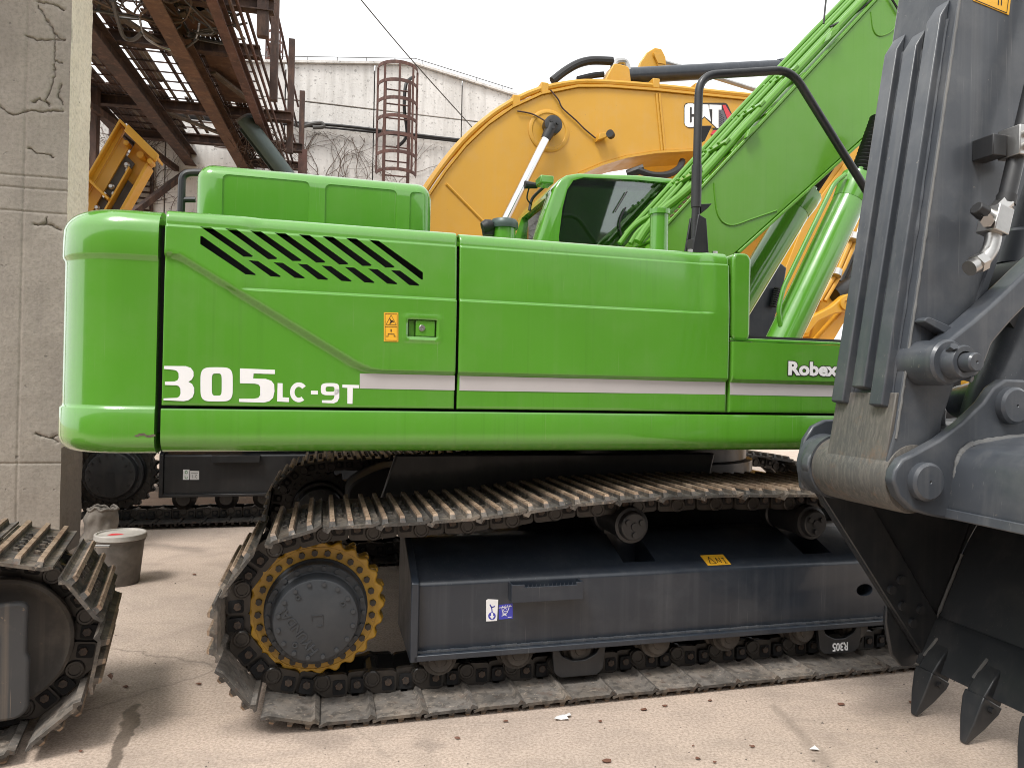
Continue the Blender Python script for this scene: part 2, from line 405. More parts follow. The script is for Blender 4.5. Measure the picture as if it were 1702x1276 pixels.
def m_ground():
    m = N('dusty_concrete_ground'); P = m.gen()
    big = m.noise(.55, 6, .6, P); mid = m.noise(3.2, 7, .65, P, .6); fine = m.noise(85, 4, .7, P); grit = m.noise(300, 2, .6, P)
    k = m.mix(m.ramp(big, [(.32, 0), (.68, 1)]), (.585,.465,.375), (.48,.39,.325))
    k = m.mix(m.math('MULTIPLY', m.ramp(mid, [(.44, 0), (.70, 1)]), .55), k, (.30,.245,.205))
    k = m.mix(m.math('MULTIPLY', m.ramp(m.noise(7, 8, .72, P, .9), [(.55, 0), (.74, 1)]), .4), k, (.47,.40,.335))
    k = m.mix(m.ramp(fine, [(.36, .6), (.60, 0)]), k, (.20,.15,.11))
    k = m.mix(m.ramp(grit, [(.62, 0), (.75, .35)]), k, (.50,.43,.36))
    # tyre and tread scuffs along the lane between the machines
    sc = m.noise(1, 6, .65, m.scaled((1.3, 9, 1), P, (0, 0, -L.a)))
    k = m.mix(m.math('MULTIPLY', m.ramp(sc, [(.54, 0), (.72, 1)]), .30), k, (.19,.155,.13))
    wv = m.n('VectorMath', operation='ADD'); nz = m.n('TexNoise'); nz.inputs['Scale'].default_value = 9; nz.inputs['Detail'].default_value = 5
    m.l(P, nz.inputs['Vector']); sb = m.n('VectorMath', operation='SCALE'); m.l(nz.outputs['Color'], sb.inputs[0]); sb.inputs['Scale'].default_value = .10
    m.l(P, wv.inputs[0]); m.l(sb.outputs[0], wv.inputs[1]); fl2 = m.n('VectorMath', operation='MULTIPLY'); m.l(wv.outputs[0], fl2.inputs[0]); fl2.inputs[1].default_value = (1, 1, 0); PW = fl2.outputs[0]
    off = Vector((.05, .05, 0))
    d1 = seg_dist(m, PW, gpt(222, 1178) + off, gpt(178, 1300) + off)
    wet = m.ramp(d1, [(.020, 1), (.028, 0)])
    d2 = seg_dist(m, PW, gpt(214, 1220) + off, gpt(226, 1172) + off)
    wet = m.math('MAXIMUM', wet, m.ramp(d2, [(.016, 1), (.024, 0)]))
    k = m.mix(m.math('MULTIPLY', wet, .72), k, (.085,.068,.055))
    # joint line of the slab, bottom right
    d3 = seg_dist(m, PW, gpt(1290, 1175) + off, gpt(1430, 1330) + off)
    k = m.mix(m.ramp(d3, [(.006, .45), (.045, 0)]), k, (.20,.16,.125))
    # oil and grease dropped beside the tracks
    for a, b, w in (((395, 1205), (560, 1228), .10), ((700, 1235), (720, 1240), .05), ((1440, 1180), (1560, 1150), .12), ((250, 905), (330, 915), .12)):
        dd = seg_dist(m, PW, gpt(*a) + off, gpt(*b) + off)
        k = m.mix(m.ramp(dd, [(w*.3, .35), (w, 0)]), k, (.13,.105,.088))
    vo = m.n('TexVoronoi', feature='DISTANCE_TO_EDGE'); vo.inputs['Scale'].default_value = .42
    m.l(PW, vo.inputs['Vector'])
    cm = m.math('MULTIPLY', m.ramp(vo.outputs['Distance'], [(.0015, 1), (.005, 0)]), m.ramp(m.noise(.9, 3, .5, P), [(.46, 0), (.56, 1)]))
    k = m.mix(m.math('MULTIPLY', cm, .4), k, (.12,.10,.08))
    m.col(k); m.rough(m.mix(wet, m.ramp(mid, [(.3, .78), (.7, .95)]), .38))
    b = m.bump(fine, .6, .006); b = m.bump(mid, .22, .03, b); m.bump(cm, -.6 if False else .3, .01, b)
    return m.mat
M['ground'] = m_ground()
mb = MB(); mb.add([(-300, -300, 0), (300, -300, 0), (300, 300, 0), (-300, 300, 0)], [(0, 1, 2, 3)])
g = obj('ground', mb.mesh('ground', None), M['ground']); g['kind'] = 'structure'

# wall added behind the viewer, out of view, only for the paint to reflect
M['reflectwall'] = simple('grey_reflection_wall', (.16,.15,.14), .9, var=.4, bump=.2, bs=8)
yw = MB().box(-30, 30, -16, -9, 0, 6.5)
for k in range(14): yw.box(-29+k*4.2, -28.3+k*4.2, -9.0, -8.8, 0, 6.5)
yo = obj('added_reflection_wall', yw.mesh('added_reflection_wall', None), M['reflectwall']); yo['kind'] = 'structure'

# ================================================================== CONCRETE PILLAR
def m_conc(name, a, b, c, streak=.3):
    m = N(name)
    k = m.mix(m.ramp(m.noise(1.7, 7, .65), [(.32, 0), (.68, 1)]), a, b)
    k = m.mix(m.math('MULTIPLY', m.ramp(m.noise(1, 6, .7, m.scaled((14, 14, .9))), [(.5, 0), (.75, 1)]), streak), k, c)
    k = m.mix(m.ramp(m.noise(34, 5, .7), [(.34, .5), (.55, 0)]), k, tuple(x*.5 for x in a))
    pits = m.ramp(m.noise(16, 3, .55), [(.70, 0), (.74, 1)])
    k = m.mix(m.math('MULTIPLY', pits, .55), k, (.10,.09,.08))
    m.col(k); m.rough(.92); bb = m.bump(m.noise(45, 6, .7), .55, .008); m.bump(pits, .5, -.01, bb)
    return m.mat
M['conc'] = m_conc('weathered_concrete', (.34,.300,.255), (.25,.220,.190), (.15,.132,.115))
M['conc_side'] = m_conc('cream_concrete', (.70,.65,.54), (.60,.555,.46), (.46,.42,.35), .2)
M['conc_shade_grit'] = m_conc('shaded_concrete_and_grit', (.20,.165,.135), (.15,.125,.105), (.11,.095,.08), .3)  # shade on the pillar's lower right face put into the colour; grit shares it
PX1, PX0, PD0, PD1 = -2.78, -3.62, 3.34, 3.85
cracks_px = [  # polylines seen on the near face, in photo pixels
    [(62, 8), (72, 24), (84, 38), (88, 52), (98, 62), (104, 66)], [(88, 52), (90, 80), (92, 118), (86, 140), (74, 168), (80, 178)],
    [(42, 60), (60, 68), (82, 66), (106, 66)], [(0, 178), (14, 190), (30, 189), (52, 184), (80, 186), (104, 184)],
    [(62, 0), (92, 10), (104, 16)], [(46, 246), (60, 254), (78, 256), (90, 262)], [(58, 374), (74, 372), (88, 378), (100, 382)], [(74, 372), (80, 362)],
    [(92, 100), (104, 106)], [(100, 140), (96, 160), (104, 176)], [(52, 170), (66, 166), (82, 176)], [(60, 722), (84, 726), (100, 722)], [(88, 726), (96, 736)]]
CR = [xz(c, PD0) for c in cracks_px]
joints_z = [at(50, 313, PD0).z, at(50, 352, PD0).z, at(50, 293, PD0).z, at(40, 770, PD0).z, at(40, 830, PD0).z]
joint_x = at(40, 300, PD0).x
def pl_dist(x, z, pl):
    best = 9
    for (ax, az), (bx, bz) in zip(pl, pl[1:]):
        dx, dz = bx-ax, bz-az; t = max(0, min(1, ((x-ax)*dx + (z-az)*dz)/(dx*dx+dz*dz)))
        best = min(best, math.hypot(x-ax-t*dx, z-az-t*dz))
    return best
CRB = [(min(p[0] for p in c)-.08, max(p[0] for p in c)+.08, min(p[1] for p in c)-.08, max(p[1] for p in c)+.08) for c in CR]
def pillar_h(x, z):
    h = .010*noise.noise((x*3, z*3, 1.3)) + .002*noise.noise((x*13, z*13, 4))
    w = .016*noise.noise((x*11, z*11, 7.7)) + .012*noise.noise((x*40, z*40, 3.7)); w2 = .016*noise.noise((x*11, z*11, 2.2)) + .012*noise.noise((x*40, z*40, 6.2))
    for c, bb in zip(CR, CRB):
        if bb[0] < x < bb[1] and bb[2] < z < bb[3]:
            d = pl_dist(x+w, z+w2, c)
            if d < .06: h -= .020*math.exp(-(d/.0045)**2) + .007*math.exp(-(d/.018)**2)*max(0, .3+noise.noise((x*14, z*14, 8)))*2
    for jz in joints_z: h -= .008*math.exp(-((z-jz+w*.15)/.008)**2)
    h -= .007*math.exp(-((x-joint_x)/.008)**2)
    return h
mb = MB()
xs = [PX0, PX0+.15] + [PX0+.3+i*.006 for i in range(int((PX1-PX0-.3)/.006)+1)] + [PX1]
zs = [i*.03 for i in range(23)] + [.69 + i*.006 for i in range(665)] + [5, 7, 12]
idx = {}
for j, z in enumerate(zs):
    for i, x in enumerate(xs):
        e = .014*abs(noise.noise((z*7, .3, 9))) + .02*max(0, noise.noise((z*2.3, 5.1, 0)))
        xe = x - (e if i == len(xs)-1 else 0)
        idx[i, j] = len(mb.v); mb.v.append(Vector((xe, PD0 - pillar_h(x, z) + (e*.8 if i == len(xs)-1 else 0), z)))
for j in range(len(zs)-1):
    for i in range(len(xs)-1): mb.f.append([idx[i, j], idx[i+1, j], idx[i+1, j+1], idx[i, j+1]]); mb.m.append(0)
ds = [PD0 + .0254*i for i in range(1, 21)]
prev = [idx[len(xs)-1, j] for j in range(len(zs))]
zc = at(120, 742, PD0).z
for d in ds:
    cur = []
    for j, z in enumerate(zs):
        cur.append(len(mb.v)); mb.v.append(Vector((PX1 + .007*noise.noise((d*6, z*5, 3)) + .003*noise.noise((d*30, z*30, 3)), d, z)))
    for j in range(len(zs)-1):
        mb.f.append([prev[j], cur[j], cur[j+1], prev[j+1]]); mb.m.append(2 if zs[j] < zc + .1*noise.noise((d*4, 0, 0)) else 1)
    prev = cur
mb.box(PX0, PX1-.03, PD0+.03, PD1-.01, 0, 12, 0)
solo('concrete_pillar', mb, [M['conc'], M['conc_side'], M['conc_shade_grit']], 'tall cracked grey concrete pillar beside the green counterweight', 'pillar', (PX1-.4, PD0, 0), sharp=60)

# ================================================================== BUILDINGS BEHIND
def m_wall(name, a, b, c):
    m = N(name)
    k = m.mix(m.ramp(m.noise(.9, 7, .65), [(.35, 0), (.7, 1)]), a, b)
    k = m.mix(m.math('MULTIPLY', m.ramp(m.noise(1, 6, .7, m.scaled((5, 5, .45))), [(.46, 0), (.70, 1)]), .6), k, c)
    k = m.mix(m.math('MULTIPLY', m.ramp(m.noise(13, 4, .6), [(.59, 0), (.66, 1)]), .6), k, tuple(x*.45 for x in c))
    m.col(k); m.rough(.92); m.bump(m.noise(20, 6, .65), .4, .02); return m.mat
M['wall'] = m_wall('stained_cream_render', (.72,.70,.67), (.61,.59,.56), (.38,.36,.335))
M['trim'] = simple('grey_metal_trim', (.14,.135,.135), .6, .3, var=.3)
WD = 13.0
bld = thing('warehouse', 'pale cream rendered warehouse with a low gable behind the yellow boom', 'building', (1, WD, 0))
gable = [at(330, 103, WD), at(475, 105, WD), at(690, 108, WD), at(850, 158, WD), at(1010, 208, WD)]
def roof_z(x):
    for a, b in zip(gable, gable[1:]):
        if a.x <= x <= b.x: return a.z + (b.z-a.z)*(x-a.x)/(b.x-a.x)
    return gable[-1].z
cols = [at(u_, 166, WD).x for u_ in (340, 474, 622, 768, 915, 1000)]
rows = [0, 3.9, at(480, 206, WD).z, at(480, 166, WD).z, None]
part('wall_core', MB().prism([(cols[0], 0), (cols[-1], 0)] + [(x, roof_z(x)-.1) for x in reversed([cols[0], at(475,105,WD).x, at(690,108,WD).x, cols[3], cols[-1]])], WD+.10, WD+6), M['trim'], bld)
for a, b in zip(cols, cols[1:]):
    for r_, s_ in zip(rows, rows[1:]):
        g_ = .012
        if s_ is None:
            xs_ = [b-g_] + [q.x for q in reversed(gable) if a+g_ < q.x < b-g_] + [a+g_]
            poly = [(a+g_, r_+g_), (b-g_, r_+g_)] + [(x, roof_z(x)-.03) for x in xs_]
        else: poly = [(a+g_, r_+g_), (b-g_, r_+g_), (b-g_, s_-g_), (a+g_, s_-g_)]
        part('wall_panel', MB().prism(poly, WD-.02*random.random(), WD+.10), M['wall'], bld, bevel=.008)
cp = MB()
for a, b in zip(gable, gable[1:]): cp.bar((a.x, WD-.02, a.z+.01), (b.x, WD-.02, b.z+.01), .12, .05)
part('roof_edge_cap', cp, M['wall'], bld)
wire = MB()
for k in range(9):
    t = -1.9 + k*.62; q = Vector((t, WD-.05, roof_z(t)+.03)); wire.cyl(q, q+Vector((0, 0, .09)), .008, n=5)
wire.tube([(t, WD-.05, roof_z(t)+.12) for t in (-3.4, -1.7, 0, 1.03, 2.2, 3.3)], .009, 5)
part('lightning_wire', wire, M['cable'], bld)
low = thing('low_building', 'lower cream wall overgrown with bare creepers behind the concrete pillar', 'building', (-5, 12, 0))
lt = at(150, 175, 12).z
for i in range(4):
    x0 = -8.2 + i*1.45
    part('wall_panel', MB().box(x0+.01, x0+1.44, 12, 12.12, 0, lt - .02*i), M['wall'], low, bevel=.01)
part('wall_core', MB().box(-8.2, -2.4, 12.12, 15, 0, lt-.15), M['trim'], low)
part('coping', MB().box(-8.3, -2.35, 11.95, 12.3, lt, lt+.1), M['trim'], low, bevel=.01)
sx0, sx1 = at(218, 300, 11.9).x, at(249, 300, 11.9).x
sh = part('roller_shutter', MB().box(sx0-.05, sx1+.05, 11.94, 11.99, 0, at(230, 265, 11.9).z), M['rust'], low)
zt = at(230, 268, 11.9).z
n_s = 26
sl_me = None
for i in range(n_s):
    z = 2.6 + (zt-2.6)*i/n_s; h = (zt-2.6)/n_s
    part('slat', MB().prism([(sx0, z+.01), (sx1, z+.01), (sx1, z+h*.72), (sx0, z+h*.72)], 11.89, 11.94), M['wood'], sh)

# creepers on both walls: bare stems, one mass
def creeper(name, x0, x1, z0, z1, d, n, label, seed):
    rnd = random.Random(seed); mb = MB()
    def grow(p, ang, ln, r, depth):
        pts = [p.copy()]; q = p.copy(); a = ang
        for i in range(ln):
            a += rnd.uniform(-.32, .32)
            q = q + Vector((math.cos(a)*.09, rnd.uniform(-.006, .006), math.sin(a)*.09))
            q.y = min(d-.006, q.y)
            if not (x0 < q.x < x1 and z0-.6 < q.z < z1): break
            pts.append(q.copy())
            if depth < 3 and rnd.random() < .20: grow(q, a + rnd.choice((-1, 1))*rnd.uniform(.35, .9), int(ln*.62), r*.72, depth+1)
        if len(pts) > 2: mb.tube(pts, [r*(1-.55*i/len(pts)) for i in range(len(pts))], 4)
    for i in range(n): grow(Vector((rnd.uniform(x0, x1), d-.012, z0 + rnd.uniform(-.5, .6))), rnd.choice((.7, 1.2, 1.8, 2.4)) + rnd.uniform(-.3, .3), rnd.randint(9, 24), .0085, 0)
    o = solo(name, mb, M['vine'], label, 'creeper', ((x0+x1)/2, d, 0)); o['kind'] = 'stuff'
creeper('creeper_stems', at(478, 250, WD).x, at(735, 250, WD).x, at(600, 330, WD).z, at(600, 226, WD).z, WD-.03, 15, 'bare brown creeper stems on the wall below the black cables', 3)
creeper('creeper_stems', at(146, 250, 12).x, at(300, 250, 12).x, at(200, 345, 12).z, lt, 11.97, 18, 'bare creeper stems on the lower wall behind the pillar', 5)

# black cables along the warehouse wall
for k, (o1, o2, rr, nm) in enumerate(((0, 0, .034, 'thick black cable sagging along the warehouse wall'), (-.10, .03, .022, 'thin upper black cable along the warehouse wall'))):
    pts = [at(470, 203+4*k, WD-.12), at(560, 209+5*k, WD-.12), at(640, 218+4*k, WD-.12), at(720, 228+3*k, WD-.12), at(775, 234+3*k, WD-.12)]
    solo('wall_cable', MB().tube(smooth_path(pts), rr, 6), M['rubber'], nm, 'cable', tuple(pts[0]))
pts = smooth_path([at(478, 202, WD-.2), at(500, 210, WD-.2), at(520, 206, WD-.2), at(534, 205, WD-.2), at(537, 211, WD-.2), at(520, 212, WD-.2)])
solo('coiled_hose', MB().tube(pts, .045, 8), M['cable'], 'coiled grey hose end hung on the wall cables', 'hose', tuple(pts[0]))
pts = [at(590, -12, 9), at(680, 95, 10), at(785, 212, 11.5), at(830, 262, 12.9)]
solo('overhead_wire', MB().tube(smooth_path(pts), .011, 5), M['cable'], 'thin wire slanting across the white sky', 'wire', tuple(pts[-1]))

# caged ladders
def cage_ladder(ua, ub, vt, vb, d, label, nh=8, ground=True, hr=.5):
    a = at(ua, (vt+vb)/2, d); b = at(ub, (vt+vb)/2, d); zt_, zb_ = at((ua+ub)/2, vt, d).z, at((ua+ub)/2, vb, d).z
    cx, rad = (a.x+b.x)/2, (b.x-a.x)/2
    t = thing('caged_ladder', label, 'ladder', (cx, d+rad, 0))
    for s_ in (-1, 1):
        part('rail', MB().box(cx+s_*rad*.62-.03, cx+s_*rad*.62+.03, d+rad-.05, d+rad+.05, 0 if ground else zb_-.6, zt_-.25), M['rustpink'], t)
    z = .4 if ground else zb_-.4
    while z < zt_-.3:
        part('rung', MB().cyl((cx-rad*.62, d+rad, z), (cx+rad*.62, d+rad, z), .016, n=6), M['rustpink'], t); z += .3
    for i in range(nh):
        z = zt_ - (zt_-zb_)*i/(nh-1)
        pts = [(cx + rad*math.cos(q), d + rad*.9 + rad*math.sin(q), z) for q in [math.pi + math.pi*k/14 for k in range(15)]]
        hm = MB()
        for p, q in zip(pts, pts[1:]): hm.bar(p, q, .012, .07)
        part('hoop', hm, M['rustpink'], t)
    for k in range(5):
        q = math.pi + math.pi*k/4; x, y = cx + rad*math.cos(q), d + rad*.9 + rad*math.sin(q)
        part('strap', MB().box(x-.022, x+.022, y-.008, y+.008, zb_, zt_), M['rustpink'], t)
    for s_ in (-1, 1):
        part('wall_bracket', MB().box(cx+s_*rad*.62-.025, cx+s_*rad*.62+.025, d+rad+.04, d+rad+.5, zt_-1.2, zt_-1.12), M['rustpink'], t)
    return t
lad = cage_ladder(629, 696, 104, 282, WD-1.35, 'rusty caged ladder standing in front of the warehouse gable', 7)
pts = smooth_path([at(688, 128, 12.3), at(675, 140, 12.1), at(672, 180, 12.1), at(676, 225, 12.2), at(660, 245, 12.3)])
solo('ladder_hose', MB().tube(pts, .035, 8), M['rubber'], 'black hose hanging inside the caged ladder by the warehouse', 'hose', tuple(pts[-1]))
cage_ladder(441, 469, 52, 128, 17.5, 'far smaller caged ladder beside the rusty gallery railing', 6)

# ================================================================== RUSTY STEEL GALLERY
G = Frame(0, 0, R(12)); GZ = 5.6
gal = thing('steel_gallery', 'rusty elevated steel gallery with broken deck seen from below', 'walkway', (-2.8, 12, 0), G)
GY0, GY1 = 5.0, 15.6
for x, mt in ((-3.33, 'rust'), (-2.35, 'rustlight'), (-1.70, 'rustpink')):
    w, h = (.20, .24) if x < -2 else (.12, .2)
    part('girder', MB().ibeam((x, GY0, GZ+h/2), (x, GY1, GZ+h/2), w, h), M[mt], gal)
part('girder', MB().ibeam((-4.35, GY0, GZ+.3), (-4.35, GY1, GZ+.3), .14, .2), M['rust'], gal)
for y, xr in ((7.2, -1.1), (8.95, -1.12), (10.25, -1.45), (12.6, -1.25), (14.2, -1.2), (15.4, -1.2)):
    part('cross_beam', MB().ibeam((-4.6, y, GZ+.33), (xr, y, GZ+.33), .13, .16), M['rust'], gal)
rnd = random.Random(11)
for i in range(44):                                            # deck boards running along the gallery, some gone
    x = -4.3 + i*.060
    y = GY0
    while y < GY1:
        ln = rnd.uniform(.9, 2.6); y1 = min(GY1, y+ln)
        gap = (-3.25 < x < -2.5 and rnd.random() < .50) or rnd.random() < .13
        if not gap:
            part('deck_slat', MB().box(x, x+.05, y, y1-.02, GZ+.43+rnd.uniform(0, .012), GZ+.455), M['rust' if rnd.random() < .75 else 'wood'], gal)
        y = y1
y = GY0
while y < GY1:
    part('deck_rod', MB().bar((-4.4, y, GZ+.42), (-1.65, y, GZ+.42), .014, .02), M['rust'], gal); y += .34
for (x0_, y0_, x1_, y1_) in ((-2.3, 8.2, -1.7, 9.9), (-2.3, 9.4, -1.75, 8.9), (-3.2, 9.2, -2.4, 10.9), (-2.2, 11, -1.7, 12.3), (-3.3, 12.8, -2.4, 13.9)):
    part('brace', MB().bar((x0_, y0_, GZ+.30), (x1_, y1_, GZ+.30), .09, .035), M['wood'], gal)
for i, (x0_, x1_, y0_, y1_) in enumerate(((-2.28, -1.78, 8.3, 9.9), (-2.25, -1.76, 10.4, 12.3), (-4.2, -3.4, 7, 8.8), (-2.2, -1.8, 12.8, 14))):
    part('cover_plate', MB().box(x0_, x1_, y0_, y1_, GZ+.385, GZ+.40), M['rustlight'], gal)
for y in (10.4, 12.7, 14.9):                               # railing on the right hand edge
    part('rail_post', MB().ibeam((-1.28, y, GZ+.40), (-1.28, y, GZ+1.75), .10, .10) if False else MB().box(-1.33, -1.23, y-.05, y+.05, GZ-.25, GZ+1.7), M['rust'], gal)
for k, z in enumerate((.05, .22, .40, .85, 1.25, 1.65)):
    part('hand_rail', MB().tube([(-1.52+.05*k*.4, GY0, GZ+z), (-1.52+.05*k*.4, GY1, GZ+z)], .022, 6), M['rustpink' if k % 2 else 'rust'], gal)
# near tall post and end posts
for (ua, va, zb_, zt_) in ((-1.24, 8.95, GZ-.05, GZ+2.2),):
    part('post', MB().ibeam((ua, va, zb_), (ua+.001, va, zt_), .17, .17) if False else MB().box(ua-.065, ua+.065, va-.05, va+.05, zb_, zt_), M['rust'], gal)
for x, y, mt in ((-4.45, 15.2, 'rust'), (-3.0, 15.3, 'rustlight'), (-1.22, 14.6, 'rustpink'), (-4.5, 6.2, 'rust'), (-4.25, 12.4, 'rust')):
    part('column', MB().ibeam((x, y, 0), (x + (.35 if mt == 'rustlight' else 0), y, GZ+.3), .16, .16) if mt == 'rustlight' else MB().box(x-.08, x+.08, y-.08, y+.08, 0, GZ+.42), M[mt], gal)
part('diagonal_brace', MB().bar((-4.4, 12.0, 3.2), (-3.35, 15.0, GZ), .10, .10), M['rust'], gal)
part('diagonal_brace', MB().bar((-4.9, 9.0, GZ+.2), (-3.5, 15.2, GZ-.1), .08, .10), M['rust'], gal)
# tangle of old cables hung under the deck
rnd = random.Random(4)
for i in range(26):
    y = rnd.uniform(7.6, 9.6); x = rnd.uniform(-3.2, -2.1); pts = []
    for k in range(7):
        pts.append((x + k*rnd.uniform(-.02, .14), y + k*rnd.uniform(-.05, .16), GZ + .34 - .32*math.sin(k/6*math.pi)*rnd.uniform(.2, 1) + rnd.uniform(-.05, .05)))
    solo('hanging_cable', MB().tube(smooth_path(pts, 4), rnd.choice((.009, .013, .017)), 5), M['cable'] if rnd.random() < .6 else M['vine'],
         'loose old cable in the tangle under the near end of the gallery deck', 'cable', pts[0], G, 'cable tangle under the gallery')
def gz_pts(pl, dz=0): return [G.atz(a, b, GZ+dz) for a, b in pl]
pts = smooth_path(gz_pts([(232, 30), (240, 60), (262, 76), (290, 84), (312, 78), (326, 62), (331, 40)], .1))
solo('hanging_cable', MB().tube(pts, .014, 6), M['zinc'], 'pale looped cable hanging low under the gallery deck', 'cable', tuple(pts[0]), G)
pts = smooth_path(gz_pts([(187, 0), (196, 35), (206, 62), (222, 66), (236, 55)], .1))
solo('hanging_cable', MB().tube(pts, .026, 6), M['cable'], 'thick grey cable looping down at the near end of the gallery', 'cable', tuple(pts[0]), G)
# straw and twigs caught at the far end of the deck
mbs = MB(); rnd = random.Random(8)
for i in range(160):
    p = Vector((rnd.uniform(-2.3, -1.4), rnd.uniform(12.4, 15), GZ+rnd.uniform(-.15, .35))); q = p + Vector((rnd.uniform(-.25, .25), rnd.uniform(-.2, .2), rnd.uniform(-.3, .2)))
    mbs.tube([p, (p+q)/2 + Vector((rnd.uniform(-.05, .05), 0, .03)), q], .006, 3)
solo('twigs', mbs, M['vine'], 'dry twigs and straw caught under the far end of the gallery', 'twigs', (-1.9, 13.5, GZ), G, kind='stuff')
# slanting duct pipe at the far end
p0, p1 = at(402, 205, 9.3), at(462, 283, 9.6)
ax = (p1-p0).normalized(); p1 = p0 + ax*((p0.z-.0)/-ax.z)
dn = MB(); n_ = 18
du = thing('duct_pipe', 'grey green half round chute slanting down from the gallery end', 'chute', tuple(p1))
aa = ax.cross(Vector((0, 1, 0))).normalized(); bbv = ax.cross(aa)
if aa.z < 0: aa = -aa
sec_o = [(aa*math.sin(q) + Vector((0, 1, 0))*math.cos(q))*.20 for q in [math.pi*(k/n_)*1.25-.4 for k in range(n_+1)]]
sec_i = [w*.94 for w in reversed(sec_o)]
part('chute_shell', MB().pull([p0+w for w in sec_o+sec_i], p1-p0), M['duct'], du)
part('flange', MB().pull([p0+w*1.06-ax*.02 for w in sec_o]+[p0+w*1.0-ax*.02 for w in reversed(sec_o)], ax*.03), M['trim'], du)

# ================================================================== CRAWLER TRACKS
def shoe_mesh(name, w, pitch):
    """one triple-grouser shoe, local x along the track, y across, z outward; origin on the pin line"""
    mb = MB(); h = pitch/2; z0 = .068; hw = w/2
    prof = [(-h-.004, z0-.004), (-h+.018, z0-.016), (-h+.03, z0), (h-.018, z0), (h+.012, z0+.012), (h+.010, z0+.022), (h-.022, z0+.013), (-h+.03, z0+.013), (-h+.012, z0+.004), (-h-.004, z0+.008)]
    mb.prism(prof, -hw, hw)
    holes = []
    for x in (-.036, .036):
        for y in (-.085, .085):
            holes.append(MB().prism(round_poly([(x-.015, 0), (x+.015, 0), (x+.015, .2), (x-.015, .2)], .0), y-.035, y+.035))
    me = mb.mesh(name, None); o = bpy.data.objects.new('tmp', me); COL.objects.link(o)
    boolean(o, holes); bm2 = o.data; base = MB()
    base.add([v.co for v in bm2.vertices], [list(p.vertices) for p in bm2.polygons])
    base.m = [2 if p.normal.z < -.5 else 0 for p in bm2.polygons]
    bpy.data.objects.remove(o)
    for x in (-.072, 0, .072):                                   # grousers with sloping ends, worn tips in another steel
        zb, zm, zt, e = z0+.006, z0+.030, z0+.040, .020
        for (wa, wb, za, zc_, ya, yb, mi) in ((.014, .0105, zb, zm, hw, hw-e*.7, 0), (.0105, .0085, zm, zt, hw-e*.7, hw-e, 1)):
            base.add([(x-wa, -ya, za), (x+wa, -ya, za), (x+wa, ya, za), (x-wa, ya, za), (x-wb, -yb, zc_), (x+wb, -yb, zc_), (x+wb, yb, zc_), (x-wb, yb, zc_)],
                     [(0,1,5,4),(1,2,6,5),(2,3,7,6),(3,0,4,7)] + ([(4,5,6,7)] if mi else []), mi)
    base.hexes([(x, y, z0+.012) for x in (-.036, .036) for y in (-.145, .145, -.025, .025)], .012, .012, (0, 0, 1))
    return base.mesh(name, 30)
def link_mesh(name, pitch):
    mb = MB(); h = pitch/2
    for s_ in (-1, 1):
        ya, yb = s_*.075, s_*.102; yc, yd = s_*.090, s_*.118
        left = round_poly([(-h-.04, -.022), (-h-.02, -.034), (.0, -.030), (.0, .066), (-h+.02, .066), (-h-.04, .025)], .02)
        right = round_poly([(.0, -.030), (h+.02, -.034), (h+.04, -.022), (h+.04, .02), (h-.005, .066), (.0, .066)], .02)
        mb.prism(left, min(ya, yb), max(ya, yb)); mb.prism(right, min(yc, yd), max(yc, yd))
        for x in (-.042, .036):                                  # near-black block as painted shade of each bolt pocket, nut on its face
            mb.prism(round_poly([(x-.027, -.006), (x+.027, -.006), (x+.027, .056), (x-.027, .056)], .01), min(s_*.10, s_*.1215), max(s_*.10, s_*.1215), 1)
            mb.hexes([(x, s_*.121, .018)], .0165, s_*.009, (0, 1, 0), 2)
        mb.lathe((h, s_*.10, 0), [(0, .036), (s_*.024, .036), (s_*.028, .032), (s_*.028, .024), (s_*.024, .022), (s_*.024, .0)], 14)
        mb.lathe((-h, s_*.08, 0), [(0, .038), (s_*.03, .038)], 14)
    mb.cyl((h, -.1, 0), (h, .1, 0), .03, n=8)
    return mb.mesh(name, 35)
def loop_points(dense, n, phase):
    P = [Vector((a, b)) for a, b in dense]; P.append(P[0]); acc = [0]
    for a, b in zip(P, P[1:]): acc.append(acc[-1] + (b-a).length)
    T = acc[-1]; out = []
    for i in range(n):
        s_ = ((i+phase)/n*T) % T
        k = max(j for j in range(len(acc)-1) if acc[j] <= s_ + 1e-9)
        t = (s_-acc[k])/max(1e-9, acc[k+1]-acc[k]); out.append(P[k].lerp(P[k+1], t))
    return out, T
SHOES = {}
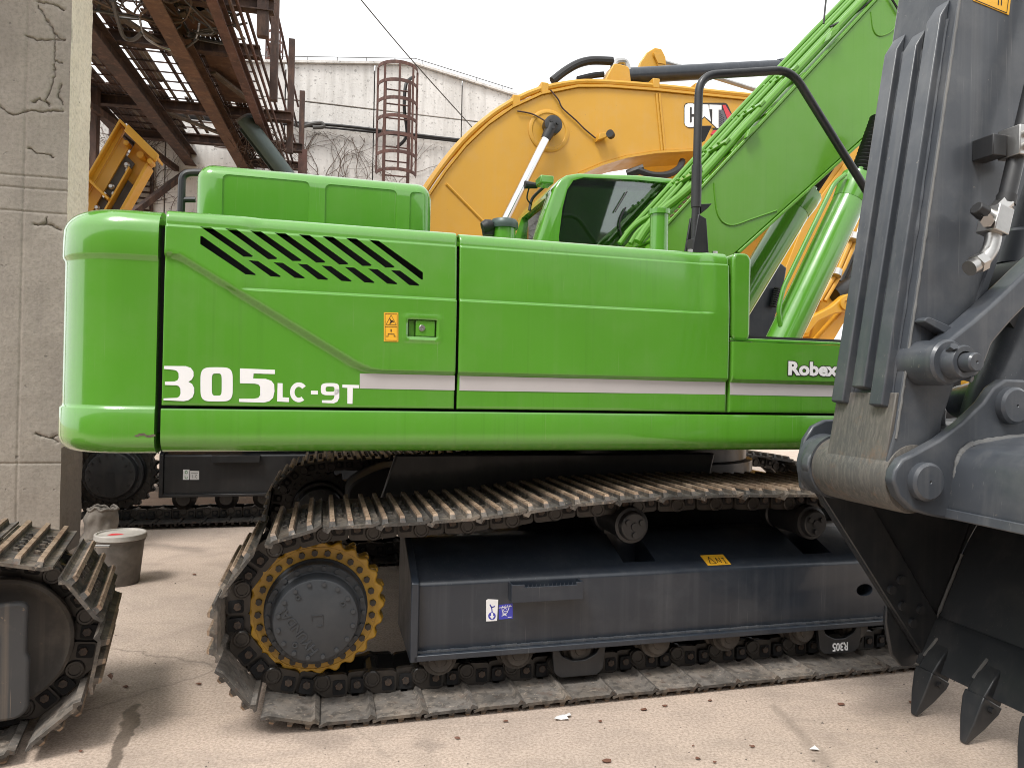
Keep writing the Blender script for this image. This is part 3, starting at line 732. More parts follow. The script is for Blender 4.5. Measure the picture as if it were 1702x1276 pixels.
def crawler(root, dense, d_mid, w, n, phase, mats, keep=None, links=True, side_name='crawler_track'):
    """closed track: a mesh of pins with shoes and links as its pieces"""
    pts, T = loop_points(dense, n, phase); pitch = T/n; b = base_of(root)
    key = (round(w, 3), round(pitch, 4), mats)
    if key not in SHOES:
        sm = shoe_mesh('track_shoe', w, pitch); lm = link_mesh('track_link', pitch)
        for q in mats.split('/')[:2]: sm.materials.append(M[q])
        sm.materials.append(M['shoein'] if mats.startswith('shoe/') else M['shoedark'])
        lm.materials.append(M['greasy']); lm.materials.append(M['void']); lm.materials.append(M['linknut'] if mats.startswith('shoe/') else M['greasy'])
        SHOES[key] = (sm, lm)
    sm, lm = SHOES[key]
    tr = bpy.data.objects.new(side_name, None); COL.objects.link(tr); tr.parent = root
    for i in range(n):
        a, c = pts[i], pts[(i+1) % n]; t = (c-a).normalized(); m_ = (a+c)/2
        if keep and not keep(m_.x, m_.y): continue
        mat = Matrix(((t.x, 0, -t.y, m_.x-b.x), (0, 1, 0, d_mid-b.y), (t.y, 0, t.x, m_.y-b.z), (0, 0, 0, 1)))
        for nm, me in (('track_shoe', sm), ('track_link', lm)):
            if nm == 'track_link' and not links: continue
            o = bpy.data.objects.new(nm, me); COL.objects.link(o); o.parent = tr
            jit = Matrix.Rotation(random.uniform(-.012, .012), 4, 'Y')
            o.matrix_local = mat @ jit if nm == 'track_shoe' else mat
    return tr
def track_loop(xs_, xi, z0, r, top, zb):
    """dense loop of the pin line: over the top to the idler, under and back round the sprocket"""
    pts = []
    for k in range(25):                                          # sprocket, from the bottom round the back to the top
        q = -math.pi/2 - math.pi*k/24; pts.append((xs_ + r*math.cos(q), z0 + r*math.sin(q)))
    pts += [(a.x, a.y) for a in smooth_path([Vector((xs_, z0+r, 0))] + [Vector((a, b, 0)) for a, b in top] + [Vector((xi, z0+r, 0))], 8)[1:-1]]
    for k in range(25):
        q = math.pi/2 - math.pi*k/24; pts.append((xi + r*math.cos(q), z0 + r*math.sin(q)))
    return pts
TW = .70
S0 = Vector((-.800, .428)); RP = .322; XI = 3.20
TOP = [(-.447, .757), (-.036, .778), (.37, .824), (1.0, .846), (1.5, .838), (2.1, .84), (2.7, .79)]
LOOP = track_loop(S0.x, XI, S0.y, RP, TOP, .122)

gx = thing('green_excavator', 'bright green crawler excavator with white 305LC-9T lettering and silver side stripe', 'excavator', (1.3, 1.6, 0))
crawler(gx, LOOP, TW/2, TW, 47, .85, 'shoe/grouser')
crawler(gx, LOOP, 2.60+TW/2, TW, 47, .1, 'shoedark/shoe')

def text_mesh(s_, size, extrude=.0, offset=0.0, align='LEFT'):
    c = bpy.data.curves.new('t', 'FONT'); c.body = s_; c.size = size; c.extrude = extrude; c.offset = offset; c.align_x = align; c.resolution_u = 3
    o = bpy.data.objects.new('t', c); COL.objects.link(o)
    dg = bpy.context.evaluated_depsgraph_get(); dg.update()
    me = bpy.data.meshes.new_from_object(o.evaluated_get(dg)); bpy.data.objects.remove(o); bpy.data.curves.remove(c)
    mb = MB(); mb.add([v.co for v in me.vertices], [list(p.vertices) for p in me.polygons]); bpy.data.meshes.remove(me)
    return mb
def lay(mb, org, ex_, ez_, sx=1, sz=1, out=Vector((0, -1, 0))):
    """put flat x,y text or shapes onto a plane through org"""
    org = Vector(org); ex_ = Vector(ex_); ez_ = Vector(ez_)
    mb.v = [org + ex_*(q.x*sx) + ez_*(q.y*sz) + out*q.z for q in mb.v]; return mb

def sprocket_set(root, c, r, d_face, s_, hubmat, ringmat, text=True):
    """toothed ring with bolts, stepped final drive hub and its cover"""
    cx, cz = c; b0 = d_face
    n = 25*6; prof = []
    for k in range(n):
        q = 2*math.pi*k/n; prof.append((cx + (.270+.011*math.cos(25*q))*s_*math.cos(q), cz + (.270+.011*math.cos(25*q))*s_*math.sin(q)))
    ring = part('sprocket', MB().prism(prof, b0, b0+.05), M[ringmat], root, bevel=.008, label=None)
    tp = []; nt = 25
    for k in range(nt):
        for f, rr in ((-.34, .258), (-.10, .287), (.10, .287), (.34, .258)):
            q = 2*math.pi*(k+f)/nt; tp.append((cx + rr*s_*math.cos(q), cz + rr*s_*math.sin(q)))
    part('tooth_wheel', MB().prism(tp, b0+.052, b0+.12), M[ringmat], ring, bevel=.006)
    groove = MB(); nn = 48
    groove.lathe((cx, b0, cz), [(0.002, .252*s_), (-.004, .252*s_), (-.004, .2485*s_), (0.002, .2485*s_)], 64)
    part('ring_lip', groove, M[ringmat], ring)
    bolts('ring_bolt', [(cx + .229*s_*math.cos(2*math.pi*k/28+.05), b0, cz + .229*s_*math.sin(2*math.pi*k/28+.05)) for k in range(28)], .0135*s_, .016, M['greasy'], ring)
    hub = part('final_drive', MB().lathe((cx, b0+.03, cz), [(0, .207*s_), (-.045, .207*s_), (-.055, .200*s_), (-.115, .200*s_), (-.12, .196*s_), (-.12, .178*s_), (-.128, .170*s_), (-.19, .164*s_), (-.20, .160*s_), (-.203, .155*s_), (-.203, .0)], 64), M[hubmat], root)
    fb = b0-.173
    bolts('flange_bolt', [(cx + .187*s_*math.cos(2*math.pi*k/22), b0-.09, cz + .187*s_*math.sin(2*math.pi*k/22)) for k in range(22)], .009*s_, .010, M[hubmat], hub, n=10)
    bolts('cover_bolt', [(cx + .144*s_*math.cos(2*math.pi*k/16+.2), fb, cz + .144*s_*math.sin(2*math.pi*k/16+.2)) for k in range(16)], .0085*s_, .006, M[hubmat], hub, n=10)
    for q in (.55, 2.2, 4.0): part('drain_plug', MB().lathe((cx+.118*s_*math.cos(q), fb, cz+.118*s_*math.sin(q)), [(.002, .011), (-.004, .011), (-.004, .006), (.003, .006)], 14), M[hubmat], hub)
    sq = MB(); e = .022*s_
    for (a, b_, c_, d_) in ((-e, e, e-.003, e), (e-.003, e, -e, e), (-e, -e+.003, 0, e), (0, e, -e, -e+.003)):
        sq.box(cx+.005+a, cx+.005+b_, fb-.003, fb+.001, cz+c_, cz+d_)
    part('cast_mark', sq, M[hubmat], hub)
    if text:
        t = text_mesh('HYUNDAI', .052, .003, .001, 'CENTER'); q = R(126)   # cast upside down across the cover
        lay(t, (cx-.055, fb, cz-.03), (math.cos(q), 0, math.sin(q)), (-math.sin(q)*-1*-1, 0, math.cos(q)))
        part('cast_lettering', t, M[hubmat], hub)
    return ring
sprocket_set(gx, (S0.x, S0.y), RP, .25, 1.06, 'hubgrey', 'gold')
sprocket_set(gx, (S0.x, S0.y), RP, 2.86, 1.06, 'black', 'greasy', False)

def track_frame(root, x0, x1, d0, zb, zf, zt, mat, holes=()):
    prof = [(d0, zb), (d0, zf), (d0+.012, zf+.016), (d0+.30, zt), (d0+.46, zt), (d0+.46, zb)]
    mb = MB(); mb.pull([(x0, a, b) for a, b in prof], (x1-x0, 0, 0))
    fr = part('track_frame', mb, mat, root, bevel=.006, cut=holes or None)
    part('bottom_flange', MB().box(x0-.02, x1+.05, d0-.035, d0+.50, zb-.028, zb-.001), mat, fr, bevel=.004)
    wl = MB(); rnd = random.Random(2); x = x0
    while x < x1:
        wl.box(x, x+.02, d0-.012-rnd.random()*.003, d0-.001, zb, zb+.008+rnd.random()*.003); x += .0205
    part('weld_bead', wl, M['armgrey'] if mat == M['darkgrey'] else mat, fr)
    part('end_plate', MB().pull([(x0-.035, a, b) for a, b in [(d0-.035, zb-.03), (d0-.035, zf+.02), (d0+.02, zf+.05), (d0+.30, zt+.03), (d0+.48, zt+.03), (d0+.48, zb-.03)]], (.034, 0, 0)), mat, fr, bevel=.005)
    return fr
FD = .13; FZB, FZF, FZT = .243, .535, .668
hx1, hx2 = at(1037, 900, .35).x, at(1318, 895, .38).x
holes = [MB().box(hx-.085, hx+.085, .205, .44, .32, .80) for hx in (hx1+.02, hx2+.02)]
ov = at(1437, 980, .13)
holes.append(MB().prism([(ov.x+.05*math.cos(q), ov.z+.032*math.sin(q)) for q in [2*math.pi*k/20 for k in range(20)]], 0, .20))
fr = track_frame(gx, -.37, 2.75, FD, FZB, FZF, FZT, M['darkgrey'], holes)
for nm, x in (('carrier_roller', hx1), ('carrier_roller', hx2)):
    zc_ = .735 if nm else 0; zc_ = at(1037, 875, .16).z if x == hx1 else at(1318, 871, .16).z
    cr_ = part(nm, MB().lathe((x-.035, .15, zc_), [(0, .0), (0, .060), (.004, .066), (.03, .072), (.034, .086), (.075, .088), (.08, .078), (.30, .078), (.305, .088), (.36, .088)], 28), M['black'], gx)
    bolts('cap_bolt', [(x-.035+.04*math.cos(q), .151, zc_+.04*math.sin(q)) for q in (.5, 2.6, 4.7)], .014, .010, M['black'], cr_, n=8)
    part('cap_plug', MB().lathe((x-.035, .15, zc_), [(0.002, .02), (-.006, .018), (-.006, 0)], 12), M['black'], cr_)
    part('bracket', MB().box(x-.07, x+.0, .44, .52, .55, zc_), M['black'], cr_)
for u_ in (725, 850, 950, 1075, 1190, 1312, 1400):
    x = at(u_, 1090, .28).x
    ro = part('bottom_roller', MB().lathe((x, .150, .192), [(0, .0), (0, .026), (.006, .030), (.006, .052), (.014, .058), (.035, .060), (.035, .078), (.09, .080), (.095, .092), (.12, .092), (.105, .075), (.24, .075), (.245, .09), (.27, .09), (.28, .05)], 24), M['idlersteel'], gx)
    part('roller_bracket', MB().box(x-.085, x+.085, .152, .20, .196, .2145).hexes([(x-.07, .152, .205), (x+.07, .152, .205)], .010, .01), M['greasy'], ro)
def track_guard(x, txt):
    pl = round_poly([(x-.135, .235), (x-.115, .235), (x-.085, .175), (x-.03, .150), (x+.03, .150), (x+.085, .175), (x+.115, .235), (x+.135, .235), (x+.12, .10), (x+.09, .075), (x-.09, .075), (x-.12, .10)], .012)
    gd = part('track_guard', MB().prism(pl, .135, .160), M['black'], gx, bevel=.004)
    if txt:
        t = text_mesh('R305', .058, .001, .0012, 'CENTER'); lay(t, (x, .1335, .128), (-1, 0, 0), (0, 0, -1), .8)
        part('stencil_lettering', t, M['white'], gd, label='white R305 stencilled upside down')
track_guard(at(962, 1100, .14).x, False); track_guard(at(1395, 1080, .14).x, True)
idl = part('idler', MB().lathe((XI, .20, .42), [(0, 0), (0, .16), (.02, .2), (.05, .22), (.07, .255), (.10, .255), (.11, .235), (.2, .235), (.21, .255), (.25, .255), (.26, .2)], 36), M['greasy'], gx)
# step welded on the frame
sa, sb = at(848, 985, .09), at(966, 985, .09)
stp = MB(); w_ = sb.x-sa.x; z0_, z1_ = .455, .535
teeth = [(sa.x, z0_), (sb.x, z0_), (sb.x, z1_)]
nt = 13; ta, tb = sb.x-.03, sa.x+.06
teeth += [(ta, z1_)]
for k in range(nt):
    q = ta + (tb-ta)*(k+.0)/nt; q2 = ta + (tb-ta)*(k+.5)/nt; q3 = ta + (tb-ta)*(k+.95)/nt
    teeth += [(q-.003, z1_), (q2+.006, z1_-.013), (q3, z1_-.013)]
teeth += [(tb, z1_), (sa.x, z1_)]
stp.prism(teeth, .065, .073); stp.box(sa.x, sa.x+.008, .073, .134, z0_, z1_); stp.box(sb.x-.008, sb.x, .073, .134, z0_, z1_); stp.box(sa.x+.008, sb.x-.008, .073, .134, z0_, z0_+.006)
part('step', stp, M['darkgrey'], fr, bevel=.002)
# decals on the frame
def decal(name, quad, d, mat, parent, out=.0012, label=None):
    pts = [at(a, b, d) for a, b in quad]; mb = MB().prism([(p.x, p.z) for p in pts], d-out, d-.0002); return part(name, mb, mat, parent, label=label)
dw = decal('tie_down_decal', [(808, 997), (811, 995), (828, 996), (826, 1031), (808, 1032)], FD, M['white'], fr, label='white sticker with a hook symbol')
def px_shape(pl, d, y0, y1): return MB().prism([(p.x, p.z) for p in (at(a, b, d) for a, b in pl)], y0, y1)
hook = MB()
def stroke(mb, pl, d, wpx, y0, y1):
    P = [at(a, b, d) for a, b in pl]; wm = (at(wpx, 600, d)-at(0, 600, d)).length if False else wpx*.0026
    for a, b in zip(P, P[1:]):
        t = (b-a); t.y = 0; nrm = Vector((-t.z, 0, t.x)).normalized()*wm/2; e = t.normalized()*wm*.3
        mb.prism([(q.x, q.z) for q in (a-e-nrm, b+e-nrm, b+e+nrm, a-e+nrm)], y0, y1)
    return mb
cl = lambda cx_, cy_, rx, ry, a0, a1, n=12: [(cx_+rx*math.cos(R(a0+(a1-a0)*k/n)), cy_+ry*math.sin(R(a0+(a1-a0)*k/n))) for k in range(n+1)]
stroke(hook, cl(818.5, 1003.5, 4.2, 4.6, -320, -90 - 100) + [(817, 1010), (818, 1017)], FD, 1.8, FD-.0022, FD-.0013)
part('hook_symbol', hook, M['decalblue'], dw)
part('arrow_disc', px_shape(cl(817.5, 1023, 6.2, 6.4, 0, 345, 23), FD, FD-.0020, FD-.0013), M['decalblue'], dw)
part('arrow_symbol', px_shape([(816, 1018), (819.4, 1018), (819.4, 1023), (821.6, 1023), (817.6, 1028.5), (813.6, 1023), (816, 1023)], FD, FD-.0028, FD-.0021), M['white'], dw)
db = decal('sling_decal', [(829, 1005), (852, 1002), (852, 1027), (829, 1029)], FD, M['decalblue'], fr, label='blue sticker with a white sling symbol')
sl = MB(); stroke(sl, [(829, 1009.5), (850, 1007)], FD, .9, FD-.0022, FD-.0013)
for k in range(4): stroke(sl, [(834+k*4, 1009-k*.5), (836+k*4, 1006-k*.5)], FD, .8, FD-.0022, FD-.0013)
stroke(sl, [(834, 1010), (835, 1016), (839, 1020), (843, 1017), (846, 1009)], FD, 1.0, FD-.0022, FD-.0013)
stroke(sl, cl(839.5, 1013, 2.6, 2.8, 30, 330, 8), FD, .9, FD-.0022, FD-.0013)
stroke(sl, [(834, 1023), (841, 1020)], FD, .9, FD-.0022, FD-.0013); stroke(sl, [(835, 1019), (842, 1022.5)], FD, .9, FD-.0022, FD-.0013)
stroke(sl, [(844, 1025), (850, 1024.6)], FD, .7, FD-.0022, FD-.0013)
part('sling_symbol', sl, M['white'], db)
# yellow warning plate lies on the sloping top
nrm = Vector((0, -(FZT-FZF-.016), .288)).normalized()
def slope_pt(x, t): return Vector((x, FD+.012+.288*t, FZF+.016+(FZT-FZF-.016)*t)) + nrm*.0015
c0 = at(1168, 938, .2).x; c1 = at(1206, 938, .2).x
yd = part('warning_decal', MB().pull([slope_pt(c0, .03), slope_pt(c1, .03), slope_pt(c1, .30), slope_pt(c0, .30)], nrm*.001), M['decalyellow'], fr, label='yellow warning sticker on the track frame')
s2 = MB()
for (xa, ta_, xb, tb_) in ((.15, .07, .42, .07), (.42, .07, .285, .25), (.285, .25, .15, .07), (.5, .08, .55, .22), (.55, .22, .62, .10), (.66, .08, .70, .22), (.78, .07, .90, .07), (.78, .2, .90, .2), (.84, .2, .84, .08)):
    A, B_ = slope_pt(c0+(c1-c0)*xa, ta_)+nrm*.0014, slope_pt(c0+(c1-c0)*xb, tb_)+nrm*.0014; s2.bar(A, B_, .004, .0006, nrm)
part('warning_symbol', s2, M['ink'], yd)
# far track frame, centre frame, slew ring
fr2 = track_frame(gx, -.37, 2.75, 2.80, FZB, FZF, FZT, M['black'])
part('car_body', MB().pull([(.15, .55, .45), (.15, .55, .60), (.45, .9, .86), (2.2, .9, .86), (2.5, .55, .60), (2.5, .55, .40), (.15, .55, .40)], (0, 2.2, 0)), M['black'], gx, bevel=.02)
part('slew_ring', MB().lathe((1.4, 1.65, .86), [(0, .72), (.03, .74), (.10, .74), (.11, .70), (.22, .70), (.23, .66)], 64, (0, 0, 1)), M['black'], gx)
part('travel_motor_guard', MB().prism(round_poly([(-.62, .42), (-.62, .70), (-.38, .82), (.05, .84), (.20, .80), (.20, .42)], .09), 2.15, 2.60), M['void'], gx, bevel=.02)
part('underbody_shade', MB().pull([(-.50, .74, .80), (-.42, .74, 1.05), (at(1180, 760, .8).x, .74, 1.05), (at(1165, 760, .8).x, .74, .80)], (0, .05, 0)), M['black'], gx, bevel=.01)  # black plate added under the body, stands in for the deep shade there
ho = MB()
for k in range(5): ho.tube(smooth_path([(-.2+.1*k, 1.0+.1*k, .55), (.1+.08*k, 1.1+.08*k, .95), (.6, 1.3+.05*k, 1.0), (1.0, 1.5, .9)]), .018, 6)
part('swivel_hoses', ho, M['rubber'], gx)

# ================================================================== GREEN EXCAVATOR, UPPER WORKS
BD = .12; ZB, ZS, ZT = 1.116, 1.303, 2.100
X_CW = at(265, 560, BD).x; X_D1 = at(759.5, 560, BD).x; X_D2 = at(1210, 600, BD).x
part('machine_bay', MB().box(X_CW-.02, X_D2-.05, BD+.06, 2.95, 1.20, 2.03).box(X_D2-.05, 2.6, BD+.05, 2.9, 1.16, 1.56), M['void'], gx)
part('revolving_frame', MB().box(X_CW, 2.75, BD+.10, 2.95, 1.125, 1.20).box(-.6, 2.0, .9, 2.4, 1.06, 1.124), M['black'], gx)

# counterweight: a vertical profile swept round a rounded plan
def plan(r, inset=0.0):
    x1, x0 = X_CW-.012, at(104, 600, .5).x + .030
    y0, y1 = BD, 3.08; pts = [(x1, y0)]
    cx, cy = x0+r, y0+r
    for k in range(13):
        q = -math.pi/2 - math.pi/2*k/12; pts.append((cx + r*math.cos(q), cy + r*math.sin(q)))
    for k in range(1, 8):
        t = k/8; pts.append((x0 - .02*math.sin(math.pi*t), y0+r + (y1-y0-2*r)*t))
    for k in range(13):
        q = math.pi - math.pi/2*k/12; pts.append((cx + r*math.cos(q), y1-r + r*math.sin(q)))
    pts.append((x1, y1)); return pts
prof = []
def arc(cx, cz, r, a0, a1, n): return [(cx + r*math.cos(R(a0+(a1-a0)*k/n)), cz + r*math.sin(R(a0+(a1-a0)*k/n))) for k in range(n+1)]
# inset (positive inward), z
zc1, zc2 = at(200, 424, BD).z, at(200, 677, BD).z
prof += [(.35, ZB+.006)] + [(.065-a, b) for a, b in [(.065*math.sin(R(k*9)), ZB+.065*(1-math.cos(R(k*9)))) for k in range(11)]]
prof += [(0, zc2-.008), (.003, zc2-.003), (.009, zc2+.002), (.010, zc2+.010), (.010, zc1-.018), (.009, zc1-.010), (.002, zc1+.002), (0, zc1+.010)]
prof += [(0, ZT-.13)] + [(.10*(1-math.cos(R(k*9))), ZT-.10+.10*math.sin(R(k*9))-.0) for k in range(1, 11)]
prof += [(.35, ZT+.004)]
pl = plan(.30); n_ = len(pl); mb = MB(); ids = []
for o_, z in prof:
    row = []
    for i, (x, y) in enumerate(pl):
        if i == 0 or i == n_-1: nx, ny = 0, (-1 if i == 0 else 1)
        else:
            tx, ty = pl[i+1][0]-pl[i-1][0], pl[i+1][1]-pl[i-1][1]; l_ = math.hypot(tx, ty); nx, ny = ty/l_, -tx/l_
            if (x-(-1.5))*nx + (y-1.6)*ny < 0: nx, ny = -nx, -ny
        row.append(len(mb.v)); mb.v.append(Vector((x-nx*o_, y-ny*o_, z)))
    ids.append(row)
for a, b in zip(ids, ids[1:]):
    for i in range(n_-1): mb.f.append([a[i], a[i+1], b[i+1], b[i]]); mb.m.append(0)
mb.f.append(ids[0][:]); mb.m.append(0); mb.f.append(ids[-1][::-1]); mb.m.append(0)
mb.f.append([r_[0] for r_ in ids] + [r_[-1] for r_ in reversed(ids)]); mb.m.append(0)
cw = part('counterweight', mb, M['green'], gx, sharp=50)
rnd = random.Random(5); chip = MB()
for k in range(9):
    c = at(228+k*3.4, 723 + rnd.uniform(-2, 3), BD); r_ = rnd.uniform(.003, .008)
    chip.prism([(c.x + r_*rnd.uniform(.6, 1.6)*math.cos(q), c.z + r_*.7*rnd.uniform(.6, 1.2)*math.sin(q)) for q in [2*math.pi*j/7 for j in range(7)]], BD-.0012, BD+.004)
part('paint_chips', chip, M['wood'], cw)

# pressed door panels: height field with a rounded top edge
def nz_grid(a, b, step, edge=.03, extra=()):
    n = max(2, int((b-a)/step)); g_ = [a + (b-a)*i/n for i in range(n+1)]
    return sorted(set([a, a+.003, a+.008] + [q for q in g_[1:-1] if all(abs(q-w) > .004 for w in extra)] + [w for w in extra if a+.01 < w < b-.01] + [b-.008, b-.003, b]))
def panel(name, x0, x1, z0, z1, h, mat, step=.011, rtop=.050, cut=None, depth=.009, parent=None, edge_r=.006):
    xs_ = nz_grid(x0, x1, step); ex_z = [zB_+q for q in (-.007, -.005, -.003, -.001, .001, .003, .005, .007)] + [zA+q for q in (-.012, -.009, -.006, -.003, 0, .003, .006, .009, .012)] + [ZT-.068+q for q in (-.006, -.004, -.002, 0, .002, .004, .006)]
    zz = nz_grid(z0, z1-rtop, step, extra=ex_z) if rtop else nz_grid(z0, z1, step)
    arcn = 9 if rtop else 0; mb = MB(); W = len(xs_)
    def row(z, extra_y, zz_, inner):
        for x in xs_:
            e = min(x-x0, x1-x, max(z-z0, 0)); er = edge_r*(1-min(1, e/edge_r))**2
            mb.v.append(Vector((x, BD - h(x, z) + er + extra_y + (depth if inner else 0), zz_)))
    prof_ = [(z, 0, z) for z in zz] + [(z1-rtop+.001*k, rtop*(1-math.cos(R(90*k/arcn))), z1-rtop+rtop*math.sin(R(90*k/arcn))) for k in range(1, arcn+1)] + ([(z1, rtop+.12, z1)] if rtop else [])
    for inner in (0, 1):
        for (z, ey_, zz_) in prof_:
            if inner and ey_ > 0: row(z, ey_-.0, zz_-depth, 0)
            else: row(z, ey_, zz_, inner)
    H_ = len(prof_)
    for k in (0, 1):
        o_ = k*W*H_
        for j in range(H_-1):
            for i in range(W-1):
                q = [o_+j*W+i, o_+j*W+i+1, o_+(j+1)*W+i+1, o_+(j+1)*W+i]; mb.f.append(q if not k else q[::-1]); mb.m.append(0)
    o_ = W*H_
    for i in range(W-1):
        mb.f.append([i+1, i, o_+i, o_+i+1]); mb.m.append(0)
        t = (H_-1)*W; mb.f.append([t+i, t+i+1, o_+t+i+1, o_+t+i]); mb.m.append(0)
    for j in range(H_-1):
        a, b = j*W, (j+1)*W; mb.f.append([a, b, o_+b, o_+a]); mb.m.append(0)
        a, b = j*W+W-1, (j+1)*W+W-1; mb.f.append([b, a, o_+a, o_+b]); mb.m.append(0)
    return part(name, mb, M[mat], parent or gx, sharp=40, cut=cut)
def line_side(pl):
    """signed height over a polyline given left to right (positive above)"""
    def f(x, z):
        if x <= pl[0][0]: return z - pl[0][1]
        for (ax, az), (bx, bz) in zip(pl, pl[1:]):
            if x <= bx:
                t = (x-ax)/(bx-ax); c = math.hypot(bx-ax, bz-az); return (z - (az+(bz-az)*t))*(bx-ax)/c
        return z - pl[-1][1]
    return f
creA = [tuple(q) for q in xz([(240, 424), (285, 424), (298, 427), (308, 433), (590, 606), (602, 612), (615, 616), (634, 618), (759, 621)], BD)]
zA = xz([(759, 621)], BD)[0][1]
creB = xz([(420, 484), (757, 500), (1180, 519)], BD); zB_ = (creB[0][1]+creB[-1][1])/2
sA = line_side(creA)
xb0, xb1 = creB[0][0], creB[-1][0]
edge_arc = xz([(640, 420), (690, 408), (757, 412)], BD)
def h_door1(x, z):
    up = sstep(-.010, .010, sA(x, z))
    fade = sstep(xb0-.05, xb0+.03, x)
    b = sstep(-.005, .005, z-zB_)
    h = .020*up - .012*b*fade*up - .055*max(0, z-zB_-.02)
    h -= .007*sstep(-.004, .004, z-(ZT-.068))
    h -= .0015*math.sin(x*5.3+z*2)*math.sin(z*6.1)*.6
    # raised rim round the latch
    lx, lz = (at(701, 547, BD).x, at(701, 547, BD).z)
    e = max(abs(x-lx)-.080, abs(z-lz)-.052); h += .004*(1-sstep(-.006, .010, e))
    e2 = max(abs(x-lx)-.066, abs(z-lz)-.040); h -= .009*(1-sstep(-.006, .004, e2))
    return h
def h_door2(x, z):
    up = sstep(-.010, .010, z-zA); fade = 1-sstep(xb1-.05, xb1+.02, x); b = sstep(-.005, .005, z-zB_)
    return .020*up - .012*b*fade - .055*max(0, z-zB_-.02) - .007*sstep(-.004, .004, z-(ZT-.068)) - .0013*math.sin(x*4.1+1)*math.sin(z*5.2)
def z5(pl): return [(240+a/3.273, 360+b/3.273) for a, b in pl]
slots = []
tops = [(300, 52, 590, 217), (437, 62, 722, 228), (572, 72, 855, 238), (705, 82, 985, 247), (838, 92, 1110, 257), (967, 102, 1237, 265), (1095, 112, 1362, 274)]
for a, b, c, d in tops: slots.append([(a, b), (a+58, b+3), (c, d-4), (c-6, d+2), (c-50, d+2)])
slots.append([(1222, 122), (1276, 128), (1516, 302), (1516, 342), (1506, 341)])
slots.append([(304, 106), (314, 106), (606, 314), (602, 318), (550, 315), (304, 150)])
for a, b, c, d in ((565, 237, 742, 327), (700, 247, 873, 335), (833, 255, 1000, 343), (963, 265, 1128, 352), (1090, 273, 1253, 360), (1217, 282, 1377, 367), (1340, 290, 1497, 375)):
    slots.append([(a, b), (a+52, b+3), (c, d-4), (c-5, d+1), (c-56, d-3)])
cutters = [MB().prism([(p.x, p.z) for p in (at(*q, BD-.01) for q in z5(sl_))], BD-.06, BD+.08) for sl_ in slots]
lc = at(701, 546, BD); pocket = MB().box(lc.x-.062, lc.x+.062, BD-.05, BD+.06, lc.z-.037, lc.z+.037)
d1 = panel('engine_door', X_CW+.012, X_D1-.006, ZS+.008, ZT, h_door1, 'green', cut=cutters + [pocket])
d2 = panel('pump_door', X_D1+.006, X_D2-.006, ZS+.008, ZT-.004, h_door2, 'green', step=.016)
# latch in the engine door
lt_ = part('latch', MB().box(lc.x-.064, lc.x+.064, BD+.012, BD+.020, lc.z-.040, lc.z+.040), M['green'], d1)
part('paddle', MB().box(lc.x-.028, lc.x+.055, BD-.014, BD-.006, lc.z-.034, lc.z+.034), M['green'], lt_, bevel=.002)
part('grip_recess', MB().prism([(lc.x-.056, lc.z-.035), (lc.x-.034, lc.z-.035), (lc.x-.034, lc.z+.035), (lc.x-.056, lc.z+.035)], BD+.004, BD+.0115), M['green'], lt_)
part('lock', MB().lathe((lc.x-.001, BD-.014, lc.z+.001), [(.002, .014), (-.004, .014), (-.006, .012), (-.006, .006), (-.003, .005), (-.003, 0)], 16), M['zinc'], lt_)
# warning decal
DD = BD - .0205
wd = decal('warning_decal', [(638, 519), (662, 519.5), (662, 568), (638, 567.5)], DD, M['decalyellow'], d1, label='yellow warning sticker with a hand in gears')
ws = MB()
for pl_ in ([(640, 521.5), (660, 522), (660, 566), (640, 565.5), (640, 521.5)], [(640, 543), (660, 543.3)], [(641.5, 539.5), (650, 523.5), (658.5, 539.8), (641.5, 539.5)]): stroke(ws, pl_, DD, .6, DD-.0020, DD-.0013)
for pl_ in ([(648, 530), (650, 534), (648, 538)], [(649, 532), (654, 535)], [(650, 536), (653, 533)]): stroke(ws, pl_, DD, 1.5, DD-.0022, DD-.0013)
stroke(ws, [(642, 559), (645, 559), (645, 555), (655, 555.3), (655, 559), (658, 559)], DD, 1.0, DD-.0020, DD-.0013); stroke(ws, [(650, 547.5), (650, 551)], DD, 1.8, DD-.0020, DD-.0013)
part('warning_symbol', ws, M['ink'], wd)
# silver stripe, one strip on each panel
st = decal('stripe', [(598, 620.5), (756, 624), (755.5, 648.5), (598, 645.5)], BD, M['silver'], d1, .0014)
decal('stripe', [(764, 624.6), (1205, 634.2), (1204.5, 655.6), (763.5, 648.9)], BD, M['silver'], d2, .0014)

# lettering drawn from the photograph (zoom box 240,360 at x3.273)
def glyph(mb, outer, r=.0, hole=None):
    P = [at(*q, BD) for q in z5(outer)]; poly = [(p.x, p.z) for p in P]
    if r: poly = round_poly(poly, r, 4)
    mb.prism(poly, BD-.0016, BD-.0004)
    return mb
def band(mb, pl_outer, pl_inner):
    """closed ring of quads between two outlines"""
    A = [at(*q, BD) for q in z5(pl_outer)]; B_ = [at(*q, BD) for q in z5(pl_inner)]; n = len(A)
    for i in range(n):
        j = (i+1) % n; mb.prism([(A[i].x, A[i].z), (A[j].x, A[j].z), (B_[j].x, B_[j].z), (B_[i].x, B_[i].z)], BD-.0016, BD-.0004)
    return mb
lt3 = MB(); glyph(lt3, [(108, 812), (225, 813), (252, 822), (267, 842), (268, 868), (258, 886), (240, 898), (260, 910), (271, 932), (271, 958), (262, 982), (240, 998), (215, 1003), (104, 998), (105, 988), (178, 985), (190, 978), (197, 962), (196, 935), (188, 922), (175, 917), (112, 915), (112, 897), (165, 896), (180, 890), (187, 876), (186, 852), (178, 840), (165, 834), (107, 828)])
part('lettering', lt3, M['white'], d1, label='white numeral 3')
